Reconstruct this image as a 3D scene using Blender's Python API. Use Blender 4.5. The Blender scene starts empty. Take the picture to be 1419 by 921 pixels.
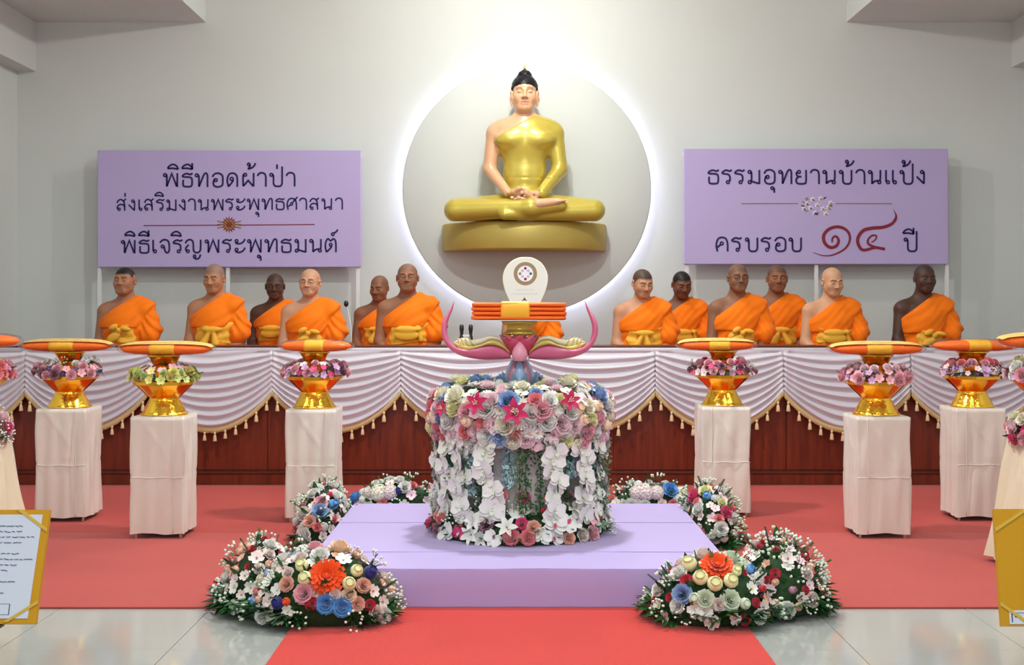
import bpy, math, random
import numpy as np
from mathutils import Vector, Matrix, Quaternion
R = math.radians
PI = math.pi
SC = bpy.context.scene
COL = SC.collection
random.seed(7)

# ------------------------------------------------------------------ camera
F = 1750.0; CZ = 1.2; HX = 709.5; HY = 425.0
cd = bpy.data.cameras.new('camera'); cam = bpy.data.objects.new('camera', cd); COL.objects.link(cam)
cam.location = (0, 0, CZ); cam.rotation_euler = (PI/2, 0, 0)
cd.sensor_width = 36; cd.lens = 36*F/1419; cd.shift_y = -35.5/1419; cd.clip_start = .05
SC.camera = cam
def P(x, y, Y):                      # photo pixel at distance Y -> point in the room
    s = F/Y
    return Vector(((x-HX)/s, Y, CZ-(y-HY)/s))
def PX(x, Y): return (x-HX)*Y/F
def PZ(y, Y): return CZ-(y-HY)*Y/F
# ------------------------------------------------------------------ world, view
w = bpy.data.worlds.new('world'); w.use_nodes = True; SC.world = w
w.node_tree.nodes['Background'].inputs[0].default_value = (.8, .85, 1, 1)
w.node_tree.nodes['Background'].inputs[1].default_value = .15
SC.view_settings.view_transform = 'Standard'; SC.view_settings.look = 'None'
SC.view_settings.gamma = 1; SC.view_settings.use_curve_mapping = False
SC.view_settings.exposure = 0.12
# ------------------------------------------------------------------ lights
def area(name, loc, size, power, col=(1, 1, 1), rot=(0, 0, 0), sy=None):
    l = bpy.data.lights.new(name, 'AREA'); l.energy = power; l.color = col; l.shape = 'RECTANGLE'
    l.size = size; l.size_y = sy or size
    o = bpy.data.objects.new(name, l); o.location = loc; o.rotation_euler = rot; COL.objects.link(o); return o
area('ceiling_lamp', (.1, 6.4, 3.86), .22, 92, (.92, 1, .97))
area('ceiling_lamp', (.1, 2.6, 3.92), .5, 62, (.92, 1, .97))
for x in (-1.6, 1.7):
    for y in (2.2, 5.0): area('ceiling_lamp', (x, y, 3.98), .6, 14, (.92, 1, .97))
for x in (-3.3, 3.3):
    for y in (2.4, 5.6): area('soffit_lamp', (x, y, 3.46), .5, 12, (.92, 1, .97))
area('fill_light', (0, -1.2, 2.3), 3.0, 70, (.88, .97, 1), (R(80), 0, 0), 2.0)  # unseen fill light added behind the camera; the front wall has no window
sl = bpy.data.lights.new('statue_lamp', 'POINT'); sl.energy = 88; sl.color = (1, .96, .88); sl.shadow_soft_size = .04
so = bpy.data.objects.new('statue_lamp', sl); so.location = (.08, 8.6, 3.83); COL.objects.link(so)

# ------------------------------------------------------------------ materials
MATS = {}
def mat(name, col, rough=.6, metal=0, spec=.5, bump=0, bscale=60, var=0, vscale=4, trans=0, emit=None, estr=0, sheen=0, vcol=False,
        stretch=(1, 1, 1), sss=0, coat=0, col2=None):
    if name in MATS: return MATS[name]
    m = bpy.data.materials.new(name); m.use_nodes = True; nt = m.node_tree; b = nt.nodes['Principled BSDF']
    b.inputs['Base Color'].default_value = (*col, 1); b.inputs['Roughness'].default_value = rough
    b.inputs['Metallic'].default_value = metal; b.inputs['Specular IOR Level'].default_value = spec
    b.inputs['Sheen Weight'].default_value = sheen; b.inputs['Transmission Weight'].default_value = trans
    b.inputs['Coat Weight'].default_value = coat
    if sss:
        b.inputs['Subsurface Weight'].default_value = sss; b.inputs['Subsurface Scale'].default_value = .01
    if emit:
        b.inputs['Emission Color'].default_value = (*emit, 1); b.inputs['Emission Strength'].default_value = estr
    tc = nt.nodes.new('ShaderNodeTexCoord'); mp = nt.nodes.new('ShaderNodeMapping'); mp.inputs['Scale'].default_value = stretch
    nt.links.new(tc.outputs['Object'], mp.inputs[0])
    src = None
    if vcol:
        a = nt.nodes.new('ShaderNodeAttribute'); a.attribute_name = 'Col'; src = a.outputs['Color']
        nt.links.new(src, b.inputs['Base Color'])
    if var:
        n = nt.nodes.new('ShaderNodeTexNoise'); n.inputs['Scale'].default_value = vscale; n.inputs['Detail'].default_value = 4
        nt.links.new(mp.outputs[0], n.inputs[0])
        mx = nt.nodes.new('ShaderNodeMix'); mx.data_type = 'RGBA'
        rmp = nt.nodes.new('ShaderNodeMapRange'); rmp.inputs[1].default_value = .3; rmp.inputs[2].default_value = .7
        nt.links.new(n.outputs[0], rmp.inputs[0]); nt.links.new(rmp.outputs[0], mx.inputs[0])
        c2 = col2 or tuple(c*(1-var) for c in col)
        mx.inputs[6].default_value = (*col, 1); mx.inputs[7].default_value = (*c2, 1)
        if vcol:
            mm = nt.nodes.new('ShaderNodeMix'); mm.data_type = 'RGBA'; mm.blend_type = 'MULTIPLY'; mm.inputs[0].default_value = 1
            mx.inputs[6].default_value = (1, 1, 1, 1); mx.inputs[7].default_value = (1-var, 1-var, 1-var, 1)
            nt.links.new(src, mm.inputs[6]); nt.links.new(mx.outputs[2], mm.inputs[7]); nt.links.new(mm.outputs[2], b.inputs['Base Color'])
        else: nt.links.new(mx.outputs[2], b.inputs['Base Color'])
    if bump:
        n = nt.nodes.new('ShaderNodeTexNoise'); n.inputs['Scale'].default_value = bscale; n.inputs['Detail'].default_value = 3
        nt.links.new(mp.outputs[0], n.inputs[0])
        bp = nt.nodes.new('ShaderNodeBump'); bp.inputs['Strength'].default_value = bump; bp.inputs['Distance'].default_value = .01
        nt.links.new(n.outputs[0], bp.inputs['Height']); nt.links.new(bp.outputs[0], b.inputs['Normal'])
    MATS[name] = m; return m
def rgb(r, g, b):
    f = lambda c: (c/255/12.92) if c/255 <= .04045 else ((c/255+.055)/1.055)**2.4
    return (f(r), f(g), f(b))

# ------------------------------------------------------------------ object helpers
def tag(o, label=None, cat=None, group=None, kind=None):
    if label: o['label'] = label
    if cat: o['category'] = cat
    if group: o['group'] = group
    if kind: o['kind'] = kind
    return o
def thing(name, loc, label, cat, group=None, rz=0):
    o = bpy.data.objects.new(name, None); o.empty_display_size = .1; COL.objects.link(o)
    o.location = loc; o.rotation_euler = (0, 0, rz); return tag(o, label, cat, group)
def link(name, me, parent=None, loc=None, quat=None, scale=None):
    o = bpy.data.objects.new(name, me); COL.objects.link(o)
    if parent: o.parent = parent
    if loc is not None: o.location = loc
    if quat is not None: o.rotation_mode = 'QUATERNION'; o.rotation_quaternion = quat
    if scale is not None: o.scale = (scale,)*3 if not hasattr(scale, '__len__') else scale
    return o
class MB:
    def __init__(s): s.v = []; s.f = []; s.m = []; s.mi = 0
    def add(s, vs, fs):
        b = len(s.v); s.v += [tuple(v) for v in vs]
        for f in fs: s.f.append(tuple(i+b for i in f)); s.m.append(s.mi)
        return s
    def grid(s, pts, closeu=False, closev=False):     # pts[i][j]
        n = len(pts); m = len(pts[0]); vs = [p for row in pts for p in row]; fs = []
        for i in range(n if closeu else n-1):
            for j in range(m if closev else m-1):
                i2 = (i+1) % n; j2 = (j+1) % m
                fs.append((i*m+j, i2*m+j, i2*m+j2, i*m+j2))
        return s.add(vs, fs)
    def box(s, x0, x1, y0, y1, z0, z1, bev=0):
        if bev <= 0:
            vs = [(x, y, z) for x in (x0, x1) for y in (y0, y1) for z in (z0, z1)]
            return s.add(vs, [(0, 1, 3, 2), (4, 6, 7, 5), (0, 4, 5, 1), (2, 3, 7, 6), (0, 2, 6, 4), (1, 5, 7, 3)])
        b = bev; ring = lambda x0, x1, y0, y1, z: [(x0+b, y0, z), (x1-b, y0, z), (x1, y0+b, z), (x1, y1-b, z), (x1-b, y1, z), (x0+b, y1, z), (x0, y1-b, z), (x0, y0+b, z)]
        rs = [ring(x0+b, x1-b, y0+b, y1-b, z0), ring(x0, x1, y0, y1, z0+b), ring(x0, x1, y0, y1, z1-b), ring(x0+b, x1-b, y0+b, y1-b, z1)]
        base = len(s.v); vs = [p for r in rs for p in r]; fs = []
        for i in range(3):
            for j in range(8): fs.append((i*8+j, i*8+(j+1) % 8, (i+1)*8+(j+1) % 8, (i+1)*8+j))
        fs.append(tuple(range(7, -1, -1))); fs.append(tuple(range(24, 32)))
        return s.add(vs, fs)
    def lathe(s, prof, n=24, c=(0, 0, 0), cap=True, sy=1, a0=0, fn=None):
        rows = []
        for (r, z) in prof:
            row = []
            for i in range(n):
                a = a0+2*PI*i/n; rr = r*(fn(a, z) if fn else 1)
                row.append((c[0]+rr*math.cos(a), c[1]+rr*math.sin(a)*sy, c[2]+z))
            rows.append(row)
        m = n; vs = [p for row in rows for p in row]; fs = []
        for i in range(len(rows)-1):
            for j in range(m): fs.append((i*m+j, i*m+(j+1) % m, (i+1)*m+(j+1) % m, (i+1)*m+j))
        if cap: fs.append(tuple(range(m-1, -1, -1))); fs.append(tuple((len(rows)-1)*m+j for j in range(m)))
        return s.add(vs, fs)
    def tube(s, pts, r, n=8, cap=True):
        pts = [Vector(p) for p in pts]; rs = r if hasattr(r, '__len__') else [r]*len(pts)
        rows = []; up = Vector((0, 0, 1)); prev = None
        for i, p in enumerate(pts):
            d = (pts[min(i+1, len(pts)-1)]-pts[max(i-1, 0)]).normalized()
            if prev is None:
                a = d.cross(up) if abs(d.z) < .9 else d.cross(Vector((1, 0, 0)))
            else: a = prev-d*prev.dot(d)
            a.normalize(); prev = a; b = d.cross(a)
            rows.append([p+(a*math.cos(2*PI*k/n)+b*math.sin(2*PI*k/n))*rs[i] for k in range(n)])
        m = n; vs = [p for row in rows for p in row]; fs = []
        for i in range(len(rows)-1):
            for j in range(m): fs.append((i*m+j, i*m+(j+1) % m, (i+1)*m+(j+1) % m, (i+1)*m+j))
        if cap: fs.append(tuple(range(m-1, -1, -1))); fs.append(tuple((len(rows)-1)*m+j for j in range(m)))
        return s.add(vs, fs)
    def ball(s, c, r, n=10, m=6):
        rr = r if hasattr(r, '__len__') else (r, r, r)
        vs = [(c[0], c[1], c[2]-rr[2])]
        for i in range(1, m):
            t = -PI/2+PI*i/m
            vs += [(c[0]+rr[0]*math.cos(t)*math.cos(2*PI*j/n), c[1]+rr[1]*math.cos(t)*math.sin(2*PI*j/n), c[2]+rr[2]*math.sin(t)) for j in range(n)]
        vs.append((c[0], c[1], c[2]+rr[2])); fs = []
        for j in range(n): fs.append((0, 1+(j+1) % n, 1+j)); fs.append((len(vs)-1, 1+(m-2)*n+j, 1+(m-2)*n+(j+1) % n))
        for i in range(m-2):
            for j in range(n): a = 1+i*n; fs.append((a+j, a+(j+1) % n, a+n+(j+1) % n, a+n+j))
        return s.add(vs, fs)
    def mesh(s, name, mats, smooth=True):
        me = bpy.data.meshes.new(name); me.from_pydata(s.v, [], s.f)
        for m in (mats if isinstance(mats, (list, tuple)) else [mats]): me.materials.append(m)
        me.polygons.foreach_set('material_index', s.m)
        me.polygons.foreach_set('use_smooth', [smooth]*len(s.f)); me.update(); return me
    def build(s, name, mats, parent=None, smooth=True, loc=None):
        return link(name, s.mesh(name, mats, smooth), parent, loc)
def fix(o):
    import bmesh
    bm = bmesh.new(); bm.from_mesh(o.data); bmesh.ops.recalc_face_normals(bm, faces=bm.faces); bm.to_mesh(o.data); bm.free(); return o
def cr(pts, n=6):                    # Catmull-Rom through points (any dimension)
    p = [np.array(q, float) for q in pts]; p = [2*p[0]-p[1]]+p+[2*p[-1]-p[-2]]; out = []
    for i in range(1, len(p)-2):
        for k in range(n):
            t = k/n
            out.append(.5*((2*p[i])+(-p[i-1]+p[i+1])*t+(2*p[i-1]-5*p[i]+4*p[i+1]-p[i+2])*t*t+(-p[i-1]+3*p[i]-3*p[i+1]+p[i+2])*t**3))
    out.append(p[-2]); return [tuple(q) for q in out]

# ------------------------------------------------------------------ colours
PLASTER = mat('painted_plaster', rgb(213, 218, 215), .75, bump=.05, bscale=40, var=.03, vscale=1.5)
WOOD = mat('dark_wood', rgb(122, 44, 20), .32, var=.35, vscale=5, stretch=(6, 6, .5), col2=rgb(90, 28, 12), bump=.03, bscale=20)
WOODTOP = mat('wood_top', rgb(92, 42, 28), .35, var=.2, vscale=6, stretch=(.5, 5, 5))
TILE = mat('polished_tile', rgb(170, 171, 167), .08, spec=.6, var=.05, vscale=2)
CARPET = mat('salmon_carpet', rgb(190, 64, 56), .95, bump=.4, bscale=400, var=.07, vscale=3, sheen=.2)
CARPET2 = mat('coral_carpet', rgb(190, 50, 38), .95, bump=.4, bscale=400, var=.07, vscale=3, sheen=.2)
RUNNER = mat('red_carpet', rgb(208, 33, 17), .95, bump=.4, bscale=400, var=.05, vscale=3, sheen=.2)
LAV = mat('lavender_cloth', rgb(180, 160, 214), .65, bump=.1, bscale=12, sheen=.2)
LAVB = mat('lavender_banner', rgb(186, 170, 218), .6, bump=.06, bscale=4)
NAVY = mat('navy_print', rgb(26, 8, 88), .6)
MAROON = mat('maroon_print', rgb(130, 18, 44), .6)
GOLDP = mat('gold_print', rgb(150, 120, 60), .5)
WHITEP = mat('white_print', rgb(235, 230, 240), .6)
GREYP = mat('grey_print', rgb(140, 145, 150), .7)
GREENP = mat('green_print', rgb(60, 100, 70), .7)
WHITEMETAL = mat('white_metal', rgb(225, 225, 228), .4)
SATIN = mat('pale_satin', rgb(230, 219, 208), .26, bump=.35, bscale=9, sheen=.3, spec=.6, var=.05)
CREAM = mat('cream_satin', rgb(226, 212, 182), .45, bump=.1, bscale=10, sheen=.3)
SWAG = mat('white_swag', rgb(212, 206, 216), .38, sheen=.4, spec=.5)
LACE = mat('gold_lace', rgb(212, 186, 132), .6, bump=.5, bscale=220)
TASSEL = mat('cream_tassel', rgb(232, 205, 160), .6, bump=.3, bscale=200)
GOLD = mat('hammered_gold', (1, .60, .06), .16, metal=1, bump=.25, bscale=45)
GOLDS = mat('bowl_gold', (1, .50, .05), .18, metal=1, bump=.05, bscale=20)
GOLDSTAT = mat('statue_gold', rgb(204, 184, 78), .3, metal=.35, spec=.6, coat=.25)
GOLDPL = mat('plinth_gold', rgb(196, 172, 86), .42, metal=.3)
PEACH = mat('statue_skin', rgb(216, 168, 128), .3, spec=.6, coat=.3, vcol=True)
BLACK = mat('black_gloss', (.012, .012, .014), .3)
DARKHAIR = mat('statue_hair', (.004, .004, .008), .45, spec=.3)
ORANGE = mat('orange_robe', rgb(255, 124, 4), .75, spec=.25, sheen=.08, bump=.08, bscale=60, var=.06, vscale=8)
ORANGE2 = mat('deep_orange_cloth', rgb(250, 112, 16), .65, sheen=.05, bump=.1, bscale=50)
YELLOW = mat('marigold_sash', rgb(240, 178, 48), .6, sheen=.1, bump=.1, bscale=50)
YELBAND = mat('yellow_cloth_band', rgb(252, 184, 44), .6, sheen=.05)
SKIN = mat('skin', (.5, .3, .2), .5, spec=.35, vcol=True, sss=.06)
WIRE = mat('spectacle_wire', rgb(120, 116, 110), .3, metal=.6)
LENS = mat('spectacle_lens', (.9, .9, .9), .05, trans=1)
PINK = mat('lotus_pink', rgb(206, 84, 128), .3, coat=.4, var=.2, vscale=5, col2=rgb(218, 112, 150))
PINKD = mat('lotus_dark_pink', rgb(196, 60, 100), .3, coat=.4)
PALEPINK = mat('bud_pink', rgb(230, 150, 175), .35, coat=.4)
FRILL = mat('frill_gold', rgb(214, 200, 110), .35, metal=.3)
CREAML = mat('frill_cream', rgb(232, 222, 190), .4)
TRAYG = mat('tray_gold', rgb(205, 180, 90), .3, metal=.7)
BLUEBASE = mat('petal_blue', rgb(150, 175, 215), .35, coat=.4)
MAUVE = mat('petal_mauve', rgb(170, 120, 140), .35, coat=.4)
LEAF = mat('leaf_green', rgb(44, 105, 44), .4, spec=.5, var=.3, vscale=12)
LEAFD = mat('leaf_dark', rgb(28, 62, 34), .45, var=.3, vscale=12)
LEAFP = mat('leaf_pale', rgb(120, 150, 110), .5, var=.2, vscale=12)
FOAM = mat('foam_dark_green', rgb(44, 74, 40), .9, bump=.6, bscale=60)
FANW = mat('fan_white', rgb(226, 226, 218), .5)
FRAMEG = mat('frame_gold', rgb(206, 150, 20), .4, metal=.25)
PAPER = mat('paper_white', rgb(206, 212, 228), .18, spec=.6)
RIBBON = mat('ribbon_gold', rgb(225, 185, 80), .35, metal=.4)
FC = {'white': (240, 238, 232), 'cream': (244, 236, 204), 'peach': (248, 206, 164), 'pink': (240, 150, 168), 'lpink': (246, 200, 210),
      'coral': (238, 96, 104), 'blue': (186, 220, 244), 'mblue': (96, 162, 226), 'navy': (28, 32, 120), 'magenta': (206, 30, 96),
      'yellow': (236, 222, 90), 'ygreen': (196, 214, 90), 'purple': (196, 130, 200), 'orange': (250, 84, 10), 'red': (210, 30, 60),
      'mauve': (206, 120, 160), 'palemint': (214, 230, 196), 'blush': (240, 214, 204), 'hotpink': (230, 70, 130), 'dpurple': (90, 60, 120),
      'salmon': (240, 160, 130), 'lemon': (240, 236, 160), 'teal': (150, 200, 205)}
for c_ in ('cream', 'peach', 'pink', 'lpink', 'coral', 'blue', 'yellow', 'ygreen', 'purple', 'mauve', 'salmon', 'teal', 'blush', 'lemon', 'palemint'):
    FC[c_] = tuple(int(255-(255-q)*.74) for q in FC[c_])
def fmat(c):
    return mat('petal_'+{'lpink': 'light_pink', 'mblue': 'mid_blue', 'ygreen': 'yellow_green', 'dpurple': 'deep_purple'}.get(c, c), rgb(*FC[c]), .55, spec=.3, sheen=.3, var=.12, vscale=30)
STAM = mat('stamen_yellow', rgb(230, 190, 60), .6)
def transparent_wrap():
    m = bpy.data.materials.new('cellophane'); m.use_nodes = True; nt = m.node_tree; nt.nodes.remove(nt.nodes['Principled BSDF'])
    out = nt.nodes['Material Output']; g = nt.nodes.new('ShaderNodeBsdfGlossy'); g.inputs['Roughness'].default_value = .06
    t = nt.nodes.new('ShaderNodeBsdfTransparent'); mx = nt.nodes.new('ShaderNodeMixShader')
    fr = nt.nodes.new('ShaderNodeFresnel'); fr.inputs[0].default_value = 1.35
    n = nt.nodes.new('ShaderNodeTexNoise'); n.inputs['Scale'].default_value = 14; n.inputs['Detail'].default_value = 2
    tc = nt.nodes.new('ShaderNodeTexCoord'); nt.links.new(tc.outputs['Object'], n.inputs[0])
    bp = nt.nodes.new('ShaderNodeBump'); bp.inputs['Strength'].default_value = .9; bp.inputs['Distance'].default_value = .03
    nt.links.new(n.outputs[0], bp.inputs['Height']); nt.links.new(bp.outputs[0], g.inputs['Normal']); nt.links.new(bp.outputs[0], fr.inputs['Normal'])
    mt = nt.nodes.new('ShaderNodeMath'); mt.operation = 'MULTIPLY'; mt.inputs[1].default_value = .5; nt.links.new(fr.outputs[0], mt.inputs[0]); nt.links.new(mt.outputs[0], mx.inputs[0]); nt.links.new(t.outputs[0], mx.inputs[1]); nt.links.new(g.outputs[0], mx.inputs[2])
    nt.links.new(mx.outputs[0], out.inputs[0]); return m
WRAP = transparent_wrap()

# ================================================================== ROOM
WY = 10.25                                        # back wall
XL, XR = PX(24, WY), 4.22
SL, SR = PX(285, WY), PX(1173, WY)
SZ = 3.51
def st(name, mb, m, smooth=False): return tag(mb.build(name, m, None, smooth), kind='structure')
FL = st('floor', MB().box(XL-.2, XR+.2, -2.6, WY+.2, -.2, -.006), TILE)
TS = .6; tm = None
for i in range(15):
    for j in range(7):
        x0 = -4.2+i*TS; y0 = 1.42+j*TS
        if tm is None:
            tm = MB().box(.0012, TS-.0012, .0012, TS-.0012, -.01, 0, .0008).mesh('floor_tile', TILE, False)
        if x0+TS > XR+.15: continue
        o = link('floor_tile', tm, FL, (x0, y0, random.uniform(-.0004, .0004)))
st('wall_back', MB().box(XL-.2, XR+.2, WY, WY+.2, -.01, 4.3), PLASTER)
st('wall_left', MB().box(XL-.2, XL, -2.6, WY, -.01, 4.3), PLASTER)
st('wall_right', MB().box(XR, XR+.2, -2.6, WY, -.01, 4.3), PLASTER)
st('wall_front', MB().box(XL-.2, XR+.2, -2.8, -2.6, -.01, 4.3), PLASTER)
st('ceiling', MB().box(XL-.2, XR+.2, -2.8, WY+.2, 4.15, 4.35), PLASTER)
st('trim_1', MB().box(XL, SL, -2.6, WY, SZ, 4.15), PLASTER)
st('trim_2', MB().box(SR, XR, -2.6, WY, SZ, 4.15), PLASTER)
st('trim_3', MB().box(XL, PX(50, WY), -2.6, WY, PZ(99, WY), SZ), PLASTER)
st('trim_4', MB().box(PX(1402, WY), XR, -2.6, WY, PZ(93, WY), SZ), PLASTER)
# lamp housing of the wall spot above the statue
t = thing('spot_lamp', (.08, 8.6, 4.15), 'small white ceiling spot lamp above the golden statue', 'lamp')
MB().lathe([(.05, -.02), (.05, 0)], 16).build('mounting_plate', WHITEMETAL, t)
MB().tube([(0, 0, -.02), (0, 0, -.12)], .012).build('stem', WHITEMETAL, t)
MB().lathe([(.035, -.22), (.06, -.22), (.055, -.12), (.02, -.10)], 16, cap=False).build('lamp_shade', WHITEMETAL, t)

# stage
SY = 8.54
RIMZ = PZ(478.5, SY)
DZ = .63
s = st('platform', MB().box(XL, XR, 8.72, WY, 0, DZ), WOOD); s.name = 'stage_floor'
s = st('sp', MB().box(XL, XR, SY, 8.70, 0.09, RIMZ-.03), WOOD); s.name = 'stage_front'
for k in range(7):      # recessed veneer boards of the front
    x0 = XL+.03+k*(XR-XL-.06)/7; x1 = x0+(XR-XL-.06)/7-.004
    MB().box(x0, x1, SY-.008, SY, .10, RIMZ-.035, .002).build('wood_panel', WOOD, s, False)
MB().box(XL, XR, SY-.035, 8.72, RIMZ-.03, RIMZ, .004).build('top_board', WOODTOP, s, False)
MB().box(XL, XR, SY-.02, 8.70, .0, .075, .003).build('plinth_board', WOOD, s, False)
MB().box(XL, XR, SY-.028, SY, .075, .09, .003).build('moulding', WOODTOP, s, False)
# carpets
def carpet(name, x0, x1, y0, y1, m, label, z=.008):
    mb = MB(); mb.box(x0, x1, y0, y1, 0, z, .002); return tag(mb.build(name, m, None, False), label, 'carpet')
carpet('carpet', XL+.02, XR-.02, 5.02, 6.68, CARPET, 'wide salmon carpet strip lying across the hall between tiles and platform back')
carpet('carpet', XL+.02, XR-.02, 6.68, 8.46, CARPET2, 'wide coral red carpet strip along the foot of the wooden stage')
carpet('carpet_runner', -.823, .882, -2.0, 5.02, RUNNER, 'bright red carpet runner leading up to the lavender platform')

# ================================================================== THAI LETTERING (stroke glyphs, unit = x-height)
G = {
 'พ': [('o', .17, .83, .10), ('c', (.26, .86), (.30, .74), (.30, .4), (.30, .02)), ('p', (.30, .03), (.64, .93), (1.0, .03)), ('p', (1.04, .97), (1.03, 0))],
 'ธ': [('c', (.75, .98), (.6, .89), (.31, .95), (.06, .82), (.1, .72), (.5, .70), (.69, .6), (.71, .2), (.6, .04), (.2, .04), (.09, .15), (.09, .52))],
 'ท': [('o', .17, .83, .10), ('c', (.26, .86), (.32, .74), (.33, .4), (.33, .02)), ('c', (.33, .03), (.5, .45), (.68, .88), (.82, .98), (.92, .85), (.93, .4), (.93, 0))],
 'อ': [('c', (.05, .72), (.22, .93), (.52, .97), (.76, .8), (.79, .45), (.76, .15), (.57, .03), (.3, .03), (.13, .17), (.14, .4), (.22, .58)), ('o', .3, .49, .10)],
 'ด': [('c', (.16, 0), (.06, .45), (.17, .85), (.43, .97), (.69, .85), (.77, .55), (.77, 0)), ('o', .38, .56, .11), ('c', (.49, .52), (.4, .32), (.16, .03))],
 'ผ': [('o', .23, .84, .10), ('c', (.13, .88), (.08, .7), (.09, .03)), ('p', (.09, .03), (.44, .44), (.80, .03)), ('p', (.83, .97), (.82, 0))],
 '้': [('o', .12, .33, .09), ('c', (.21, .33), (.20, .17), (.10, .03), (.3, .07), (.48, .2), (.6, .42))],
 'า': [('c', (.04, .75), (.15, .92), (.36, .98), (.57, .88), (.63, .6), (.63, 0))],
 'ป': [('o', .16, .83, .10), ('c', (.25, .87), (.31, .7), (.32, .2), (.45, .04), (.62, .02), (.8, .04), (.91, .2), (.92, .6), (.92, 1.42))],
 'บ': [('o', .16, .83, .10), ('c', (.25, .87), (.29, .7), (.30, .2), (.42, .04), (.6, .02), (.76, .04), (.87, .2), (.88, .6), (.88, .97))],
 '่': [('p', (0, 0), (0, .33))],
 'ส': [('o', .21, .13, .10), ('c', (.10, .14), (.05, .3), (.2, .5), (.42, .54), (.62, .44), (.68, .25), (.68, 0)), ('c', (.03, .66), (.15, .88), (.36, .96), (.56, .84), (.65, .62), (.68, .3)), ('p', (.8, 1.02), (.56, .82))],
 'ง': [('o', .4, .83, .10), ('c', (.49, .86), (.54, .7), (.53, .03)), ('p', (.53, .03), (.03, .52))],
 'เ': [('c', (.05, .97), (.05, .5), (.06, .14)), ('o', .19, .13, .10)],
 'แ': [('c', (.05, .97), (.05, .5), (.06, .14)), ('o', .19, .13, .10), ('c', (.52, .97), (.52, .5), (.53, .14)), ('o', .66, .13, .10)],
 'ร': [('c', (.7, .98), (.55, .89), (.3, .95), (.06, .82), (.1, .72), (.42, .67), (.56, .52), (.57, .2)), ('o', .43, .13, .10)],
 'ม': [('o', .17, .83, .10), ('c', (.26, .87), (.30, .72), (.30, .22)), ('o', .18, .13, .10), ('p', (.26, .2), (.83, .03)), ('p', (.84, .97), (.84, 0))],
 'น': [('o', .17, .83, .10), ('c', (.26, .87), (.31, .7), (.31, .02)), ('c', (.31, .04), (.5, .2), (.75, .25)), ('c', (.88, .97), (.88, .5), (.85, .22)), ('o', .81, .13, .10)],
 'ะ': [('o', .19, .83, .10), ('c', (.1, .72), (.3, .63), (.55, .68), (.72, .82), (.8, .98)), ('o', .19, .20, .10), ('c', (.1, .09), (.3, .0), (.55, .05), (.72, .19), (.8, .35))],
 'ุ': [('o', .13, -.28, .09), ('c', (.22, -.25), (.27, -.35), (.27, -.6))],
 'ศ': [('c', (.12, 0), (.04, .45), (.16, .85), (.42, .97), (.7, .88), (.82, .55), (.83, 0)), ('o', .42, .5, .10), ('p', (.34, .42), (.12, .28)), ('p', (.92, 1.1), (.48, .6))],
 'ค': [('c', (.12, 0), (.04, .45), (.16, .85), (.42, .97), (.7, .88), (.82, .55), (.83, 0)), ('o', .42, .55, .10), ('p', (.34, .47), (.12, .28))],
 'จ': [('c', (.05, .76), (.22, .94), (.46, .98), (.68, .85), (.74, .5), (.72, .15), (.58, .03), (.44, .15), (.36, .5)), ('o', .25, .49, .10)],
 'ญ': [('o', .21, .13, .10), ('c', (.10, .15), (.06, .35), (.26, .6)), ('c', (.02, .7), (.15, .9), (.38, .97), (.57, .84), (.61, .5), (.64, .15), (.86, .02), (1.09, .14), (1.14, .45), (1.14, .97)),
        ('o', .70, -.24, .09), ('c', (.63, -.33), (.85, -.44), (1.05, -.33), (1.13, -.1))],
 'ต': [('c', (.12, 0), (.03, .45), (.1, .85), (.24, .98), (.42, .84), (.60, .98), (.76, .85), (.80, .5), (.80, 0)), ('o', .42, .55, .10), ('c', (.51, .5), (.4, .3), (.13, .03))],
 '์': [('o', .13, .12, .10), ('c', (.2, .21), (.35, .28), (.5, .46))],
 'ย': [('o', .25, .83, .10), ('c', (.14, .85), (.07, .72), (.16, .54), (.42, .5)), ('c', (.2, .5), (.07, .35), (.07, .15), (.2, .03), (.6, .03), (.73, .18), (.73, .97))],
 'ิ': [('c', (0, .02), (.1, .2), (.38, .33), (.64, .2), (.74, -.02)), ('p', (0, .04), (.35, .06), (.74, -.01))],
 'ี': [('c', (0, .02), (.1, .2), (.38, .33), (.64, .2), (.74, -.02)), ('p', (0, .04), (.35, .06), (.74, -.01)), ('p', (.72, .42), (.74, -.02))],
}
def ribbon(mb, pts, wd, Y, taper=None):         # flat stroke in px coords, laid on plane Y
    n = len(pts); L = []; Rr = []
    for i, p in enumerate(pts):
        a = pts[max(i-1, 0)]; b = pts[min(i+1, n-1)]
        dx, dy = b[0]-a[0], b[1]-a[1]; l = math.hypot(dx, dy) or 1
        ww = (taper(i/(n-1)) if taper else wd)/2
        if taper is None and 0 < i < n-1:       # mitre
            d1 = Vector((p[0]-a[0], p[1]-a[1])).normalized(); d2 = Vector((b[0]-p[0], b[1]-p[1])).normalized()
            c = max(.45, math.cos(d1.angle(d2, 0)/2)); ww /= c
        nx, ny = -dy/l*ww, dx/l*ww
        L.append((p[0]+nx, p[1]+ny)); Rr.append((p[0]-nx, p[1]-ny))
    mb.grid([[P(*q, Y) for q in L], [P(*q, Y) for q in Rr]])
def glyph(mb, ch, x, base, H, Y, wd=None, sx=1.0):
    wd = wd or H*.135
    for s_ in G[ch]:
        if s_[0] == 'o':
            _, cx, cy, r = s_
            pts = [(x+(cx+r*math.cos(a))*H*sx, base-(cy+r*math.sin(a))*H) for a in [2*PI*k/14 for k in range(15)]]
            ribbon(mb, pts, wd*.8, Y)
        else:
            pts = [(x+q[0]*H*sx, base-q[1]*H) for q in s_[1:]]
            ribbon(mb, cr(pts, 5) if s_[0] == 'c' else pts, wd, Y)
BY = 10.06
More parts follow.
